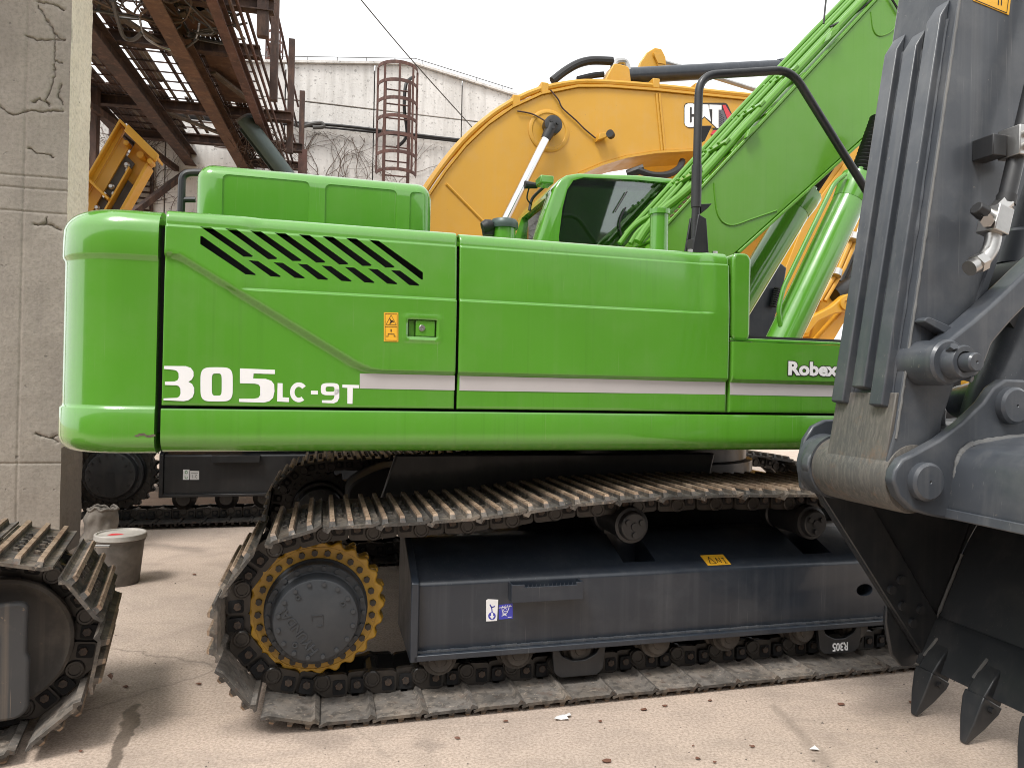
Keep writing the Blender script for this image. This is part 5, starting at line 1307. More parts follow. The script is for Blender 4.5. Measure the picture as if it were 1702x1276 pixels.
# hose under the boom
part('hydraulic_hose', MB().tube(smooth_path([at(1060, 283, 5.6), at(1085, 291, 5.55), at(1110, 290, 5.55), at(1128, 280, 5.6), at(1134, 268, 5.7)]), .045, 8).tube([at(1042, 290, 5.7), at(1070, 280, 5.6)], .06, 8), M['rubber'], yb)

bp_ = [at(*q, 6.6) for q in [(1050, 292), (1075, 268), (1260, 250), (1300, 300), (1260, 420), (1130, 420), (1085, 330)]]
part('far_link_plate', MB().prism([(p.x, p.z) for p in bp_], 6.6, 6.72), M['yellow'], yb, bevel=.02)
# stick folded back down to the right, with linkage
SD0, SD1 = 5.7, 6.15
stp_ = [at(*q, SD0) for q in [(1390, 150), (1470, 190), (1450, 300), (1400, 470), (1365, 640), (1240, 640), (1262, 560), (1300, 470), (1345, 350)]]
ys = part('stick', MB().prism([(p.x, p.z) for p in stp_], SD0, SD1), M['yellow'], cx_, bevel=.02)
e0 = [at(*q, SD0-.03) for q in [(1420, 245), (1447, 250), (1402, 420), (1372, 560), (1262, 560), (1300, 468), (1352, 355)]]
part('side_plate', MB().prism([(p.x, p.z) for p in [at(*q, SD0-.03) for q in [(1405, 270), (1425, 275), (1345, 560), (1262, 566), (1296, 470), (1340, 360)]]], SD0-.03, SD0-.002), M['yellow'], ys, bevel=.008)
wb = [at(*q, 6.3) for q in [(1215, 440), (1232, 402), (1345, 330), (1360, 348), (1318, 425), (1312, 455)]]
part('web_plate', MB().prism([(p.x, p.z) for p in wb], 6.3, 6.5), M['yellow'], ys, bevel=.01)
part('bolt_eye', MB().lathe(at(1316, 404, 6.3), [(-.03, .04), (-.03, .065), (0, .07)], 14), M['zinc'], ys)
tb1 = MB()
for du in (0, 9): tb1.tube([at(1418+du, 390, 5.5), at(1395+du*.9, 445, 5.5), at(1362+du, 500, 5.5)], .032, 10)
part('oil_pipe', tb1, M['yellow'], ys)
for (u_, v_) in ((1418, 395), (1390, 454)): part('pipe_clamp', MB().lathe(at(u_, v_, 5.46), [(-.05, .075), (.05, .075)], 10, (.4, .2, .9)), M['zinc'], ys)
lk = [at(*q, 5.4) for q in [(1322, 552), (1340, 528), (1375, 510), (1395, 492), (1408, 488), (1416, 496), (1416, 508), (1404, 519), (1380, 522), (1352, 535), (1334, 558)]]
lko = part('bucket_link', MB().prism(round_poly([(p.x, p.z) for p in lk], .05), 5.3, 5.42), M['yellow'], cx_, bevel=.015)
c = at(1404, 504, 5.3); part('pin', MB().lathe((c.x, 5.3, c.z), [(0, .09), (-.03, .09), (-.035, .035), (-.02, .03), (-.02, 0)], 20), M['yellow'], lko)
l2 = [at(*q, 5.5) for q in [(1350, 570), (1395, 518), (1408, 520), (1376, 575)]]
part('bucket_link', MB().prism([(p.x, p.z) for p in l2], 5.44, 5.6), M['yellow'], cx_, bevel=.015)
bk = MB().cyl(at(1418, 470, 5.6), at(1386, 490, 5.6), .12, n=14).tube([at(1425, 430, 5.6), at(1405, 475, 5.6)], .05, 8).cyl(at(1425, 412, 5.7), at(1398, 470, 5.7), .09, n=12)
part('bucket_cylinder', bk, M['black'], cx_)
bkt = [at(*q, 5.3) for q in [(1300, 575), (1420, 575), (1450, 620), (1430, 690), (1340, 730), (1250, 690), (1230, 640)]]
part('bucket', MB().prism(round_poly([(p.x, p.z) for p in bkt], .12), 5.1, 6.7), M['yellow'], cx_, bevel=.03)

# third machine, glimpsed through the grey arm's linkage
tm = thing('yellow_machine_house', 'yellow machine housing with black grille glimpsed through the grey arm linkage', 'machine', (5.2, 3.2, 0))
a, b = at(1606, 655, 2.4), at(1900, 530, 2.4)
part('side_panel', MB().box(a.x, b.x, 2.4, 2.9, .5, at(1630, 425, 2.4).z), M['yellow'], tm, bevel=.04)
part('ledge', MB().box(a.x-.1, b.x+.05, 2.3, 2.39, at(1620, 640, 2.4).z-.02, at(1620, 632, 2.4).z), M['yellow'], tm, bevel=.01)
part('black_panel', MB().box(at(1662, 600, 2.33).x, at(1712, 600, 2.33).x, 2.33, 2.399, .9, at(1690, 578, 2.33).z), M['void'], tm)
for k in range(12):
    x = at(1664, 600, 2.3).x + .022*k; part('grille_bar', MB().box(x, x+.008, 2.31, 2.328, .9, at(1690, 578, 2.33).z), M['black'], tm)
part('undercarriage', MB().box(a.x, b.x+1, 2.5, 2.9, 0, .499), M['black'], tm, bevel=.05)
hh = MB()
for k in range(3): hh.tube(smooth_path([at(1600+8*k, 700, 1.2), at(1615+6*k, 640, 1.3), at(1640, 590+12*k, 1.4), at(1660, 560+10*k, 1.4)]), .016, 6)

part('hose_bundle', hh, M['rubber'], tm)
# yellow frame standing up behind the counterweight
yf = thing('mounting_bracket', 'yellow open steel frame with grey inner plates standing tilted behind the counterweight', 'machine part', (-3.2, 6.0, 0))
def yp(pl, d=6.0): return [at(140+a/7.975, 190+b/7.975, d) for a, b in pl]
o1, o2, o3, o4 = yp([(450, 85), (960, 590), (500, 1290), (-80, 1000)])
ax_l = (o4-o1).normalized(); ax_w = (o2-o1); wv = ax_w.normalized()
fo1, fo2 = o1, o2; lo_l = 1.9
def fpt(s_, w_, d=0): p = o1.lerp(o2, w_) + ax_l*s_; return Vector((p.x, 6.0+d, p.z))
def slab(w0, w1, s0, s1, d0, d1): return MB().pull([fpt(s0, w0, d0), fpt(s0, w1, d0), fpt(s1, w1, d0), fpt(s1, w0, d0)], (0, d1-d0, 0))
part('rail', slab(0, .04, 0, lo_l, 0, .28), M['yellow'], yf, bevel=.006)
part('rail_flange', slab(.04, .12, .02, lo_l, .10, .13), M['yellow'], yf, bevel=.004)
part('rail', slab(.86, .92, .12, lo_l, 0, .26), M['yellow'], yf, bevel=.006)
part('inner_face', slab(.12, .34, .10, lo_l, .14, .17), M['yellow'], yf)
part('head_plate', slab(.0, 1.0, -.03, .0, .0, .30), M['yellow'], yf, bevel=.005)
part('head_bar', MB().pull([fpt(-.05, .22, -.05), fpt(-.05, 1.03, -.05), fpt(.04, 1.03, -.05), fpt(.04, .22, -.05)], (0, .045, 0)), M['yellow'], yf, bevel=.01)
part('back_plate', slab(.34, .86, .0, lo_l, .24, .27), M['yellow'], yf)
part('grey_plate', slab(.32, .56, .22, .72, .19, .215), M['cable'], yf, bevel=.01)
part('grey_plate', slab(.60, .84, .42, 1.2, .19, .215), M['cable'], yf, bevel=.01)
part('grey_plate', slab(.30, .56, .78, 1.2, .19, .215), M['cable'], yf, bevel=.01)
part('cross_bar', slab(.04, .56, .73, .76, .02, .19), M['yellow'], yf, bevel=.004)
part('centre_bar', slab(.56, .60, .30, lo_l, .06, .18), M['yellow'], yf, bevel=.004)
for (s_, w_) in ((.30, .45), (.62, .40), (.34, .53), (.66, .52), (.92, .36), (.95, .50)):
    part('nut', MB().lathe(fpt(s_, w_, .19), [(0, .035), (-.02, .035), (-.03, .02), (-.05, .02), (-.05, 0)], 12), M['zinc'], yf)
part('knob', MB().lathe(fpt(.12, .30, .10), [(.1, .03), (-.05, .03), (-.06, 0)], 10).lathe(fpt(.10, .62, .16), [(.1, .04), (-.06, .04), (-.06, 0)], 10).lathe(fpt(.08, .95, -.02), [(.1, .03), (-.05, .03), (-.05, 0)], 10), M['yellow'], yf)
part('stand', MB().bar(fpt(1.4, .45, .3), (fpt(1.4, .45, .3).x-.4, 6.35, .0), .45, .35), M['yellow'], yf)

# ================================================================== DARK GREY ARM AND BUCKET, RIGHT FOREGROUND
ar = thing('excavator_arm', 'dark grey excavator arm with wear bars and toothed bucket resting on the ground', 'excavator arm', (1.75, -.65, 0))
AN, AF = -.80, -.47
edge = [at(*q, AN) for q in [(1640, -330), (1594, 0), (1564, 210), (1538, 362), (1512, 561), (1489, 720)]]
ex_t, ex_b = edge[1], edge[4]; sl_ = (ex_t.x-ex_b.x)/(ex_t.z-ex_b.z)
def fx(z): return ex_b.x + sl_*(z-ex_b.z)
rt = [at(*q, AN) for q in [(1566, 700), (1600, 600), (1634, 490), (1695, 314), (1790, 0), (1880, -330)]]
PIN = Vector((1.34, 0, 1.10))
sp_ = [(fx(4.4), 4.4), (fx(1.30), 1.30), (fx(1.30)-.02, 1.20)] + [(PIN.x + .15*math.cos(R(q)), PIN.z + .15*math.sin(R(q))) for q in (200, 225, 250, 275, 300, 325, 350)] + [(p.x, p.z) for p in rt]
sp_ = [(fx(4.4), 4.4)] + [(fx(z), z) for z in (3, 2, 1.5, 1.28)] + [(PIN.x + .128*math.cos(R(q)), PIN.z + .128*math.sin(R(q))) for q in (175, 195, 215, 240, 265, 290, 315, 340)] + [(p.x, p.z) for p in rt]
stick = part('stick', MB().prism(sp_, AF, AN), M['armgrey'], ar, bevel=.007)
wl = MB(); rnd = random.Random(3); z = 1.25
while z < 4.2:
    wl.v.append(Vector((fx(z)+.004+.002*noise.noise((z*30, 0, 0)), AN-.001+.002*noise.noise((z*40, 5, 0)), z))); z += .02
wl = MB().tube(wl.v, [.0045+.0025*noise.noise((q.z*25, 1, 2)) for q in wl.v], 8)
part('corner_weld', wl, M['weldgrey'], stick)
part('boss', MB().lathe((PIN.x, AF+.09, PIN.z), [(0, .08), (0, .118), (-.02, .128), (-.10, .130), (-.12, .131), (AN-AF-.075, .131), (AN-AF-.095, .126), (AN-AF-.102, .08)], 48), M['armworn'], stick)
part('worn_plate', MB().prism([(fx(1.42)-.012, 1.42), (fx(1.42)+.01, 1.42), (fx(1.2)+.03, 1.15), (fx(1.2)-.026, 1.15)], AF-.004, AN+.012), M['armworn'], stick, bevel=.004)
for (ua, va, ub, vb, dm) in ((1497, 62, 1402, 672, AF-.045), (1527, 55, 1434, 648, AF-.150), (1566, 5, 1462, 678, AF-.255)):
    zt_ = at(ua, va, dm).z; zb_ = at(ub, vb, dm).z; w_ = .034
    prof_ = [(fx(zb_)-.002, zb_), (fx(zb_)-.042, zb_+.012), (fx(zt_)-.048, zt_-.07), (fx(zt_)-.002, zt_)]
    part('wear_bar', MB().prism(prof_, dm+w_, dm-w_), M['armgrey'], stick, bevel=.006, seg=3)
    wm = MB(); z = zb_+.02; rnd = random.Random(int(ua))
    zz_ = [zb_+.02+.02*k for k in range(int((zt_-zb_-.08)/.02))]
    for y in (dm+w_, dm-w_): wm.tube([(fx(q)-.003, y+.003*noise.noise((q*9, y*7, 3)), q) for q in zz_], [max(.003, .007+.007*noise.noise((q*12, y*9, 1))) for q in zz_], 6)
    part('weld_bead', wm, M['armgrey'], stick)
# flange on the far right edge of the stick side
for a, b in zip(rt[1:], rt[2:]):
    part('edge_strip', MB().pull([Vector((p.x, AN-.012, p.z)) for p in (a, b, b+Vector((-.03, 0, .0)), a+Vector((-.03, 0, 0)))], (0, .013, 0)), M['armgrey'], stick)
# yellow notice plate, hose pipe with fittings
pl_ = [at(*q, AN) for q in [(1618, -14), (1680, -12), (1676, 26), (1617, 2)]]
nt_ = part('notice_plate', MB().prism([(p.x, p.z) for p in pl_], AN-.003, AN-.0005), M['decalyellow'], stick, label='yellow notice plate at the picture edge')
ik = MB(); stroke(ik, [(1621, -10), (1677, -8), (1673, 22), (1620, 0), (1621, -10)], AN-.003, .9, AN-.0042, AN-.0032); stroke(ik, [(1660, -6), (1659, 8)], AN-.003, 1.6, AN-.0042, AN-.0032); stroke(ik, [(1665, -6), (1664, 9)], AN-.003, 1.6, AN-.0042, AN-.0032)
part('notice_print', ik, M['ink'], nt_)
PD = AN-.09
pa, pb_ = at(1722, 120, PD), at(1671, 338, PD); td = (pb_-pa).normalized()
pipe = part('hose_pipe', MB().tube([pa-td*1.5, pb_+td*.02], .030, 18), M['black'], ar)
part('hose_ferrule', MB().tube([pb_-td*.03, pb_+td*.005], .034, 18), M['rubber'], pipe)
vb = at(1654, 366, PD)
bx = MB(); u_v = td; v_v = Vector((-td.z, 0, td.x))
bx.pull([vb+u_v*.055+v_v*.035+Vector((0, -.04, 0)), vb+u_v*.055-v_v*.035+Vector((0, -.04, 0)), vb-u_v*.045-v_v*.035+Vector((0, -.04, 0)), vb-u_v*.045+v_v*.035+Vector((0, -.04, 0))], (0, .08, 0))
part('valve_block', bx, M['zinc'], pipe, bevel=.004)
part('union_nut', MB().tube([pb_+td*.004, vb-td*.03], .036, 6), M['zinc'], pipe)
part('tap', MB().cyl(at(1630, 351, PD), at(1648, 364, PD), .026, .03, 12).cyl(at(1641, 368, PD-.05), at(1641, 368, PD+.03), .022, n=6), M['zinc'], pipe)
part('tap_handle', MB().cyl(at(1622, 345, PD), at(1636, 355, PD), .026, .03, 8), M['rubber'], pipe, bevel=.004)
part('elbow', MB().tube(smooth_path([at(1651, 388, PD), at(1650, 400, PD), at(1644, 418, PD), at(1632, 434, PD), at(1616, 444, PD)]), [.028]*25, 14).tube([at(1633, 434, PD), at(1622, 440, PD)], .036, 6).tube([at(1624, 439, PD), at(1611, 446, PD)], .029, 14), M['zinc'], pipe)
cl1 = at(1690, 240, PD)
part('pipe_clamp', MB().box(cl1.x-.045, cl1.x+.06, PD-.05, PD+.04, cl1.z-.055, cl1.z+.055).hexes([(cl1.x-.01, PD-.05, cl1.z+.025), (cl1.x-.01, PD-.05, cl1.z-.02)], .016, .02, n=8), M['zinc'], pipe, bevel=.003)
part('clamp_foot', MB().box(cl1.x-.11, cl1.x-.045, PD, AN+.001, cl1.z-.05, cl1.z+.03), M['black'], pipe, bevel=.004)
part('lug', MB().prism(round_poly([(p.x, p.z) for p in [at(*q, AN) for q in [(1517, 535), (1525, 528), (1580, 552), (1572, 566)]]], .01), AN-.05, AN-.001), M['armgrey'], stick, bevel=.006)
# links: big curved link with its pin, second link to the bucket
LD = AN-.06
lkp = [at(*q, LD) for q in [(1533, 590), (1540, 575), (1557, 566), (1600, 532), (1634, 502), (1720, 420), (1740, 455), (1702, 492), (1659, 536), (1628, 572), (1618, 600), (1604, 625), (1580, 634), (1554, 630), (1538, 614)]]
ln = part('side_link', MB().prism(round_poly([(p.x, p.z) for p in lkp], .02), LD-.055, LD+.045), M['armgrey'], ar, bevel=.012, seg=3)
pc = at(1578, 602, LD-.06)
part('link_boss', MB().lathe((pc.x, LD+.14, pc.z), [(0, .084), (-.14, .084), (-.195, .082), (-.205, .074), (-.205, 0)], 36), M['armgrey'], ln)
part('pin_collar', MB().lathe((pc.x+.01, LD-.06, pc.z), [(0, .060), (-.05, .060), (-.058, .055), (-.058, .038), (-.04, .036), (-.04, 0)], 32), M['armgrey'], ln)
part('link_pin', MB().lathe((pc.x+.012, LD-.10, pc.z-.002), [(0, .034), (-.055, .034), (-.062, .029), (-.062, .006), (-.056, 0)], 28), M['armgrey'], ln)
part('lock_bolt', MB().hexes([(pc.x-.028, LD-.085, pc.z+.042)], .014, .04, (-.3, -.8, .3)), M['armgrey'], ln); part('lock_bolt', MB().hexes([(pc.x+.035, LD-.09, pc.z-.052)], .013, .03, (.3, -.8, -.3)), M['armgrey'], ln)
l2p = smooth_path([at(*q, AN+.10) for q in [(1730, 470), (1700, 545), (1680, 600), (1655, 660), (1640, 710)]])
part('tipping_link', MB().tube(l2p, [.105]*len(l2p), 20), M['armgrey'], ar)
part('cross_tube', MB().tube([at(1640, 660, AN+.12), at(1600, 668, AN+.35)], .075, 20), M['armgrey'], ar)
part('bucket_cylinder_end', MB().lathe(at(1680, 500, AN+.15), [(-.1, .12), (-.1, .16), (.2, .16)], 28), M['rubber'], ar)
ca, cb2 = at(1760, 190, AN+.22), at(1688, 470, AN+.22); ct = (cb2-ca).normalized()
bcy = part('bucket_cylinder', MB().tube([ca-ct*.8, cb2-ct*.22], .085, 24).tube([cb2-ct*.22, cb2-ct*.20, cb2-ct*.06, cb2-ct*.05], [.085, .10, .10, .07], 24), M['armgrey'], ar)
part('rod', MB().tube([cb2-ct*.06, cb2+ct*.25], .05, 18), M['chrome'], bcy)
part('seal_boot', MB().tube([cb2-ct*.05, cb2-ct*.0], .075, 20), M['rubber'], bcy)
hs_ = MB()
for k in range(3): hs_.tube(smooth_path([at(1622+4*k, 700, AN+.3), at(1626+6*k, 650, AN+.3), at(1640+8*k, 610, AN+.3), at(1668, 570+9*k, AN+.3)]), .014, 6)
part('hydraulic_hose', hs_, M['rubber'], ar)
# bucket
SB = -.28; NB = -1.34
le = [at(*q, SB) for q in [(1342, 800), (1525, 1088)]]
fl_ = [at(*q, SB-.03) for q in [(1532, 1090), (1600, 920)]]
lip = Vector((fl_[0].x, 0, fl_[0].z)); f2 = Vector((fl_[1].x, 0, fl_[1].z))
wrap = [(lip.x, lip.z), (f2.x, f2.z), (f2.x+.14, f2.z+.22), (f2.x+.17, f2.z+.42), (f2.x+.06, f2.z+.58), (PIN.x+.62, PIN.z+.17), (PIN.x+.30, PIN.z+.06)]
wrap_s = [(p.x, p.y) for p in smooth_path([Vector((a, b, 0)) for a, b in wrap], 5)]
bk_ = MB(); th = .03
for (a, b), (c, d) in zip(wrap_s, wrap_s[1:]):
    n = Vector((-(d-b), c-a)).normalized()*th
    bk_.prism([(a, b), (c, d), (c-n.x*-1*0+n.x*-1, d-n.y), (a-n.x, b-n.y)], SB-.028, NB+.028)
bucket = part('bucket', bk_, M['bucketblack'], ar, sharp=40)
side = [(le[0].x, le[0].z), (le[1].x, le[1].z), (lip.x, lip.z)] + wrap_s[5:] + [(PIN.x-.05, PIN.z-.02)]
part('side_plate', MB().prism(side, SB, SB-.025), M['bucketblack'], bucket, bevel=.004)
part('side_plate', MB().prism(side, NB, NB+.025), M['bucketblack'], bucket, bevel=.004)
# thick strip on the mouth edge, bolts, side cutter
ld = (le[1]-le[0]).normalized(); lnrm = Vector((-ld.z, 0, ld.x)); lnrm = lnrm if lnrm.x > 0 else -lnrm
for d0, d1, nm in ((SB-.0255, SB-.045, 1), (NB+.026, NB+.045, 0)):
    part('mouth_strip', MB().pull([Vector((p.x, d0, p.z)) for p in (le[0]+lnrm*.0, le[1]+ld*.01, le[1]+lnrm*.16-ld*.03, le[0]+lnrm*.19)], (0, d1-d0, 0)), M['bucketblack'], bucket, bevel=.004)
    cut = [le[1]-ld*.30-lnrm*.0, le[1]-ld*.24-lnrm*.05, le[1]-ld*.10-lnrm*.11, le[1]-ld*.02-lnrm*.10, le[1]+ld*.02-lnrm*.06, le[1]+ld*.02]
    part('side_cutter', MB().pull([Vector((p.x, d0+.02, p.z)) for p in cut], (0, .022 if nm else -.022, 0)), M['bucketblack'], bucket, bevel=.006)
bolts('side_cutter_bolt', [tuple(at(*q, SB-.046)) for q in [(1496, 963), (1480, 979), (1498, 1006), (1528, 1012), (1515, 1034)]], .020, .016, M['bucketblack'], bucket, n=12)
fw_ = [lip.lerp(f2, k/24) for k in range(25)]
part('floor_weld', MB().tube([Vector((p.x-.010+.003*noise.noise((p.z*40, 2, 0)), SB-.036, p.z)) for p in fw_], [.007+.005*noise.noise((p.z*60, 0, 4)) for p in fw_], 8), M['weldgrey'], bucket)
fd = (f2-lip).normalized(); fn = Vector((-fd.z, 0, fd.x)); fn = fn if fn.x < 0 else -fn
part('lip_plate', MB().pull([lip - fd*.02 + fn*.004 + Vector((0, SB-.03, 0)), lip+fd*.20+fn*.004 + Vector((0, SB-.03, 0)), lip+fd*.17+fn*.022 + Vector((0, SB-.03, 0)), lip-fd*.04+fn*.022 + Vector((0, SB-.03, 0))], (0, NB-SB+.06, 0)), M['bucketblack'], bucket, bevel=.004)
for k in range(4):
    d = -.405 - .25*k
    tip = Vector((1.755, d, .004)); top = lip + fd*.10 + Vector((0, d, 0))
    ax_ = (tip-top).normalized(); sd_ = Vector((0, 1, 0)); nn2 = ax_.cross(sd_).normalized()
    L_ = (tip-top).length
    def ring(t, w, h, off=0): c = top + ax_*(L_*t) + nn2*off; return [c+sd_*w+nn2*h, c-sd_*w+nn2*h, c-sd_*w-nn2*h, c+sd_*w-nn2*h]
    def loft(rings):
        mb = MB(); vs = [q for r_ in rings for q in r_]; fs = [(0, 1, 2, 3), tuple(len(vs)-4+i for i in (3, 2, 1, 0))]
        for i in range(len(rings)-1):
            for j in range(4): fs.append((i*4+j, i*4+(j+1) % 4, i*4+4+(j+1) % 4, i*4+4+j))
        return mb.add(vs, fs)
    ad = part('tooth_adapter', loft([ring(0, .034, .012, .0), ring(.2, .042, .038), ring(.42, .042, .048), ring(.50, .034, .042)]), M['bucketblack'], bucket, bevel=.006)
    tt = part('tooth', loft([ring(.43, .046, .054), ring(.52, .046, .052), ring(.75, .034, .032), ring(.97, .016, .010), ring(1.0, .012, .006)]), M['bucketblack'], ad, bevel=.005)
    part('tooth_pin', MB().cyl(top+ax_*L_*.52+sd_*-.062, top+ax_*L_*.52+sd_*.062, .013, n=10), M['black'], ad)
    part('adapter_weld', MB().tube([top+nn2*-.02+sd_*.036, top+ax_*L_*.28+nn2*-.040+sd_*.042], .007, 6), M['weldgrey'], ad)
# torque tube and ears
tbp = [at(*q, -.88) for q in [(1583, 856), (1588, 800), (1594, 765), (1606, 746), (1632, 736), (1690, 726), (1790, 722), (1850, 760), (1850, 900), (1720, 885)]]
tp_ = round_poly([(p.x, p.z) for p in tbp], .03)
part('torque_tube', MB().prism(tp_, SB-.03, NB+.03), M['armgrey'], bucket, bevel=.012, seg=3)
tlip = [at(*q, -.88) for q in [(1580, 846), (1720, 872), (1722, 892), (1578, 862)]]
part('tube_lip', MB().prism([(p.x, p.z) for p in tlip], SB-.03, NB+.026), M['armgrey'], bucket, bevel=.004)
ear = [(1484, 800), (1487, 782), (1500, 763), (1522, 752), (1562, 730), (1600, 701), (1634, 669), (1651, 644), (1671, 630), (1702, 631), (1735, 650), (1745, 690), (1740, 760), (1700, 850), (1583, 864), (1550, 858), (1517, 848), (1494, 826)]
ep = [(p.x, p.z) for p in (at(*q, -.86) for q in ear)]
ea = part('bucket_ear', MB().prism(ep, -.815, -.862), M['armgrey'], bucket, bevel=.010, seg=3)
part('bucket_ear', MB().prism(ep, -.345, -.395), M['armgrey'], bucket, bevel=.010, seg=3)
for (u_, v_, r_) in ((1537, 800, .070), (1681, 674, .070)):
    c = at(u_, v_, -.87); part('pin', MB().lathe((c.x, -.862, c.z), [(.03, r_), (-.025, r_), (-.034, r_-.010), (-.035, .006), (-.03, .003), (-.03, 0)], 36), M['armgrey'], ea)
wt = MB(); rnd = random.Random(9)
wp = smooth_path([at(*q, -.868) for q in [(1586, 850), (1588, 800), (1593, 765), (1605, 745), (1632, 735), (1702, 725), (1760, 722)]], 10)
wt.tube(wp, [.010 + .004*rnd.random() for _ in wp], 8); part('ear_weld', wt, M['weldgrey'], ea)
ft = [at(*q, SB) for q in [(1334, 812), (1330, 770), (1338, 730), (1352, 708), (1372, 698), (1400, 696), (1420, 720), (1420, 800), (1400, 830)]]
part('corner_plate', MB().prism([(p.x, p.z) for p in ft], SB-.0, SB+.03), M['armgrey'], bucket, bevel=.008)
ft2 = [(x*.0+a, b) for (a, b), x in (((p.x+.03, p.z-.01), 0) for p in ft)]
part('tube_end', MB().lathe((PIN.x+.02, SB-.002, PIN.z), [(0, .135), (-.06, .13), (-.065, .08)], 36), M['armgrey'], bucket)
part('bush_ring', MB().lathe((PIN.x, -.345, PIN.z), [(0, .09), (.02, .128), (-.01, .136), (-.05, .136)], 36), M['armgrey'], bucket)

# ================================================================== TRACK OF THE NEXT MACHINE, LEFT FOREGROUND
K = Frame(-1.78, 2.58, R(25.2))                      # parked at its own angle
lm = thing('crawler_undercarriage', 'worn end of another crawler track with idler wheel, rusty grousers, cut by the picture edge', 'crawler track', (-1.2, .31, 0), K)
LI = Vector((-.085, .394)); LR = .286; KW = .70
lloop = track_loop(-3.7, LI.x, LI.y, LR, [(-3.0, .72), (-2, .73), (-1.2, .72), (-.6, .70)], .12)
crawler(lm, lloop, KW/2, KW, 42, .80, 'shoe/grouser', keep=lambda x, z: x > -1.6)
part('idler', MB().lathe((LI.x, .165, LI.y), [(.02, 0), (.02, .08), (.035, .12), (.03, .195), (.01, .22), (0, .236), (.01, .248), (.04, .248), (.05, .23), (.26, .23), (.27, .248), (.30, .248), (.31, .2)], 48), M['idlersteel'], lm, sharp=40)
part('idler_yoke', MB().prism(round_poly([(-.60, .575), (.0, .575), (.022, .56), (.02, .38), (.03, .36), (.03, .17), (.0, .14), (-.60, .13)], .02), .075, .115), M['yoke'], lm, bevel=.012, seg=3)
part('track_frame', MB().box(-3.5, LI.x-.30, .14, .50, .20, .58), M['greasy'], lm, bevel=.02)

# ================================================================== SMALL THINGS
pc = L.atz(199, 968, 0)
pb = thing('paint_pail', 'dirty white lidded plastic pail on the ground beside the pillar', 'pail', tuple(pc))
px_, py_ = pc.x, pc.y
H_ = .345
part('body', MB().lathe((px_, py_, 0), [(0, .0), (0, .118), (.006, .122), (H_-.05, .150), (H_-.05, .156), (H_-.03, .157), (H_-.03, .151)], 40, (0, 0, 1)), M['paildirt'] if 'paildirt' in M else M['plastic'], pb)
li_ = part('lid', MB().lathe((px_, py_, H_-.035), [(0, .160), (.004, .166), (.035, .164), (.040, .158), (.040, .148), (.030, .144), (.030, 0)], 40, (0, 0, 1)), M['plastic'], pb)
rs = MB(); rnd = random.Random(6)
rs.add([(px_-.03+.05*math.cos(q)*rnd.uniform(.6, 1.2), py_-.02+.035*math.sin(q)*rnd.uniform(.6, 1.2), H_-.0038) for q in [2*math.pi*k/11 for k in range(11)]], [tuple(range(11))])
part('paint_smear', rs, M['red'], li_)
part('bail_handle', MB().tube(smooth_path([(px_-.165, py_-.02, H_-.03), (px_-.20, py_-.10, H_-.03), (px_-.14, py_-.17, H_-.045), (px_-.02, py_-.185, H_-.05)]), .009, 8), M['zinc'], pb)
# crumpled sack behind it
sc0 = L.atz(158, 920, 0)
sk_ = MB(); nu, nv = 40, 26
def sackp(u_, v_):
    a = u_*2*math.pi; t = v_
    r_ = .125*(1 - .2*t)  * (1 + .22*noise.noise((math.cos(a)*1.6, math.sin(a)*1.6, t*3)) + .10*noise.noise((math.cos(a)*5, math.sin(a)*5, t*7)))
    z = .36*t + .05*noise.noise((math.cos(a)*2, math.sin(a)*2, 8)) * t
    return Vector((sc0.x + r_*math.cos(a)*1.05 + .05*t, sc0.y + r_*math.sin(a)*.9, z))
for j in range(nv+1):
    for i in range(nu): sk_.v.append(sackp(i/nu, j/nv))
for j in range(nv):
    for i in range(nu): sk_.f.append([j*nu+i, j*nu+(i+1) % nu, (j+1)*nu+(i+1) % nu, (j+1)*nu+i]); sk_.m.append(0)
top = len(sk_.v)
for i in range(nu): p = sackp(i/nu, 1.0); sk_.v.append(Vector((sc0.x+.05+(p.x-sc0.x-.05)*.80, sc0.y+(p.y-sc0.y)*.80, p.z-.015)))
bot = len(sk_.v)
for i in range(nu): p = sackp(i/nu, .6); sk_.v.append(Vector((sc0.x+.04+(p.x-sc0.x-.04)*.75, sc0.y+(p.y-sc0.y)*.75, p.z-.02)))
for i in range(nu):
    sk_.f.append([nv*nu+i, nv*nu+(i+1) % nu, top+(i+1) % nu, top+i]); sk_.m.append(0)
    sk_.f.append([top+i, top+(i+1) % nu, bot+(i+1) % nu, bot+i]); sk_.m.append(0)
sk_.f.append([bot+i for i in range(nu)]); sk_.m.append(0)
sk_.tube([sackp((i % nu)/nu, 1.0) + Vector((0, 0, .004)) for i in range(nu+1)], .011, 6)
solo('sack', sk_, M['cloth'], 'crumpled dusty grey sack standing open behind the paint pail', 'sack', (sc0.x, sc0.y, 0), sharp=70)

# litter and leaves
def scrap(name, px_pts, mat, label, cat, lift=.012, group=None):
    P = [L.atz(a, b, 0) for a, b in px_pts]; c = sum(P, Vector())/len(P); n = len(P)
    mb = MB(); rnd = random.Random(int(px_pts[0][0]))
    mb.v = [Vector((p.x, p.y, .004+rnd.random()*lift)) for p in P] + [Vector((c.x, c.y, .006+lift*.8))]
    mb.f = [[i, (i+1) % n, n] for i in range(n)]; mb.m = [0]*n
    o = solo(name, mb, mat, label, cat, (c.x, c.y, 0), group=group, sharp=None)
    m = o.modifiers.new('solid', 'SOLIDIFY'); m.thickness = .0015
scrap('paper_scrap', [(921, 1199), (924, 1193), (934, 1190), (940, 1191), (947, 1185), (949, 1192), (942, 1194), (945, 1198), (932, 1197)], M['paper'], 'torn white paper scrap on the ground in front of the track', 'litter')
scrap('paper_scrap', [(1345, 1246), (1354, 1244), (1362, 1249), (1352, 1249)], M['paper'], 'tiny pale scrap on the concrete below the bucket', 'litter')
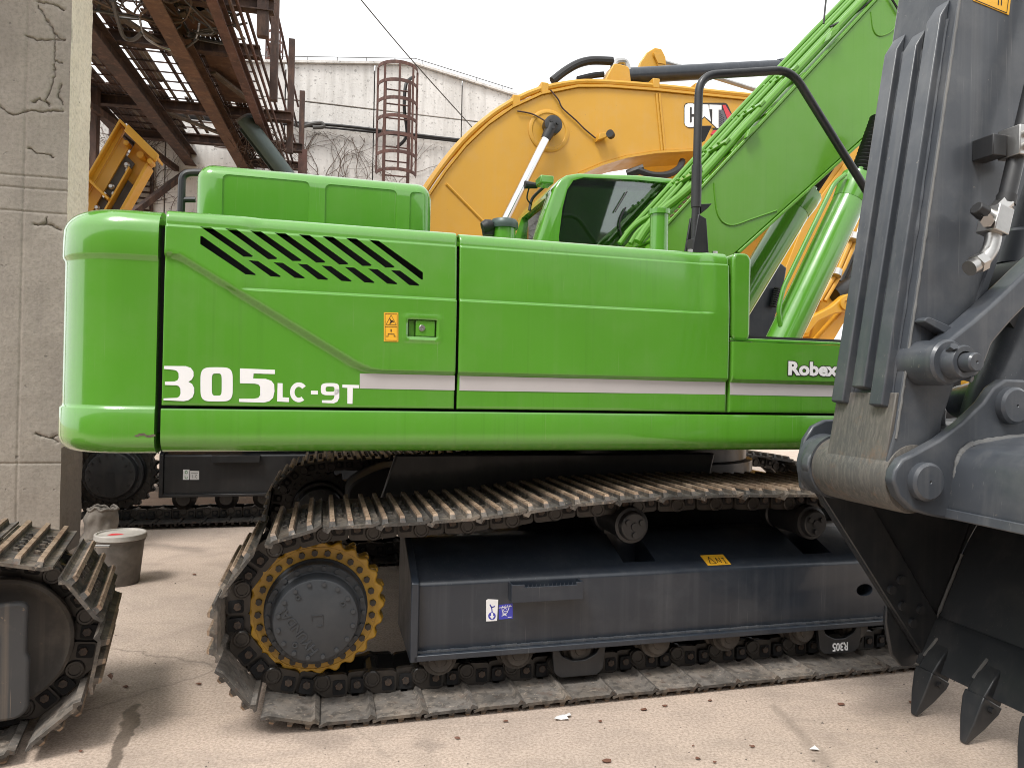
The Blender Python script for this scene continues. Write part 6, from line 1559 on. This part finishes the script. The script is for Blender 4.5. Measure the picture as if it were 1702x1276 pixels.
scrap('dry_leaf', [(178, 1133), (184, 1129), (188, 1133), (185, 1137)], M['leaf'], 'curled dry leaf on the ground right of the left track', 'leaf', .03)
leaf_spots = [(209, 1142, 8, 'curled dry leaf beside the dark wet streak'), (134, 1250, 6, 'small dry leaf at the lower left corner'), (1070, 1180, 9, 'reddish leaf in front of the middle track shoes'), (1105, 1174, 7, 'small leaf beside the track right of the paper scrap'),
              (997, 1200, 6, 'tiny dark leaf right of the paper scrap'), (1008, 1266, 14, 'red brown leaf at the bottom edge of the picture'), (1152, 1241, 4, 'tiny leaf on open concrete'), (1398, 1171, 10, 'brown leaf near the bucket teeth'), (1516, 1168, 8, 'ochre leaf beside the first bucket tooth'),
              (1250, 1242, 6, 'small dark leaf on the concrete right of centre'), (760, 1228, 6, 'dark crumb of leaf under the track edge'), (840, 1200, 6, 'small brown leaf by the track shoes'), (323, 955, 5, 'dark leaf on the floor beside the pail'), (330, 1138, 6, 'dry leaf at the foot of the sprocket'), (1180, 1165, 6, 'small leaf next to the track near the guard'), (1160, 1262, 8, 'brown leaf low on the concrete right of the red one'), (1188, 1268, 6, 'small curled leaf at the lower edge')]
for (a, b, s_, lab) in leaf_spots:
    rnd = random.Random(a); q = rnd.random()*3
    s_ *= .62; scrap('dry_leaf', [(a+s_*math.cos(q+k*1.05)*(1 if k % 3 else 1.6), b+s_*.34*math.sin(q+k*1.05)) for k in range(6)], M['leaf'], lab, 'leaf', .006)
mbp = MB(); rnd = random.Random(77)
for k in range(320):
    a, b = rnd.uniform(150, 1700), rnd.uniform(890, 1276); c = L.atz(a, b, 0)
    if -.1 < c.y < .8 or c.y > 6: continue
    r_ = rnd.uniform(.0015, .005)*(1 if rnd.random() < .93 else 1.8)
    vs = [(c.x+r_*math.cos(q), c.y+r_*math.sin(q), 0.0) for q in (0, 1.6, 3.1, 4.7)] + [(c.x+r_*.2, c.y, r_*1.1)]
    mbp.add(vs, [(0, 1, 4), (1, 2, 4), (2, 3, 4), (3, 0, 4)])
solo('grit', mbp, M['conc_shade_grit'], 'loose grit and crumbs scattered over the concrete', 'grit', (0, -.5, 0), sharp=None, kind='stuff')
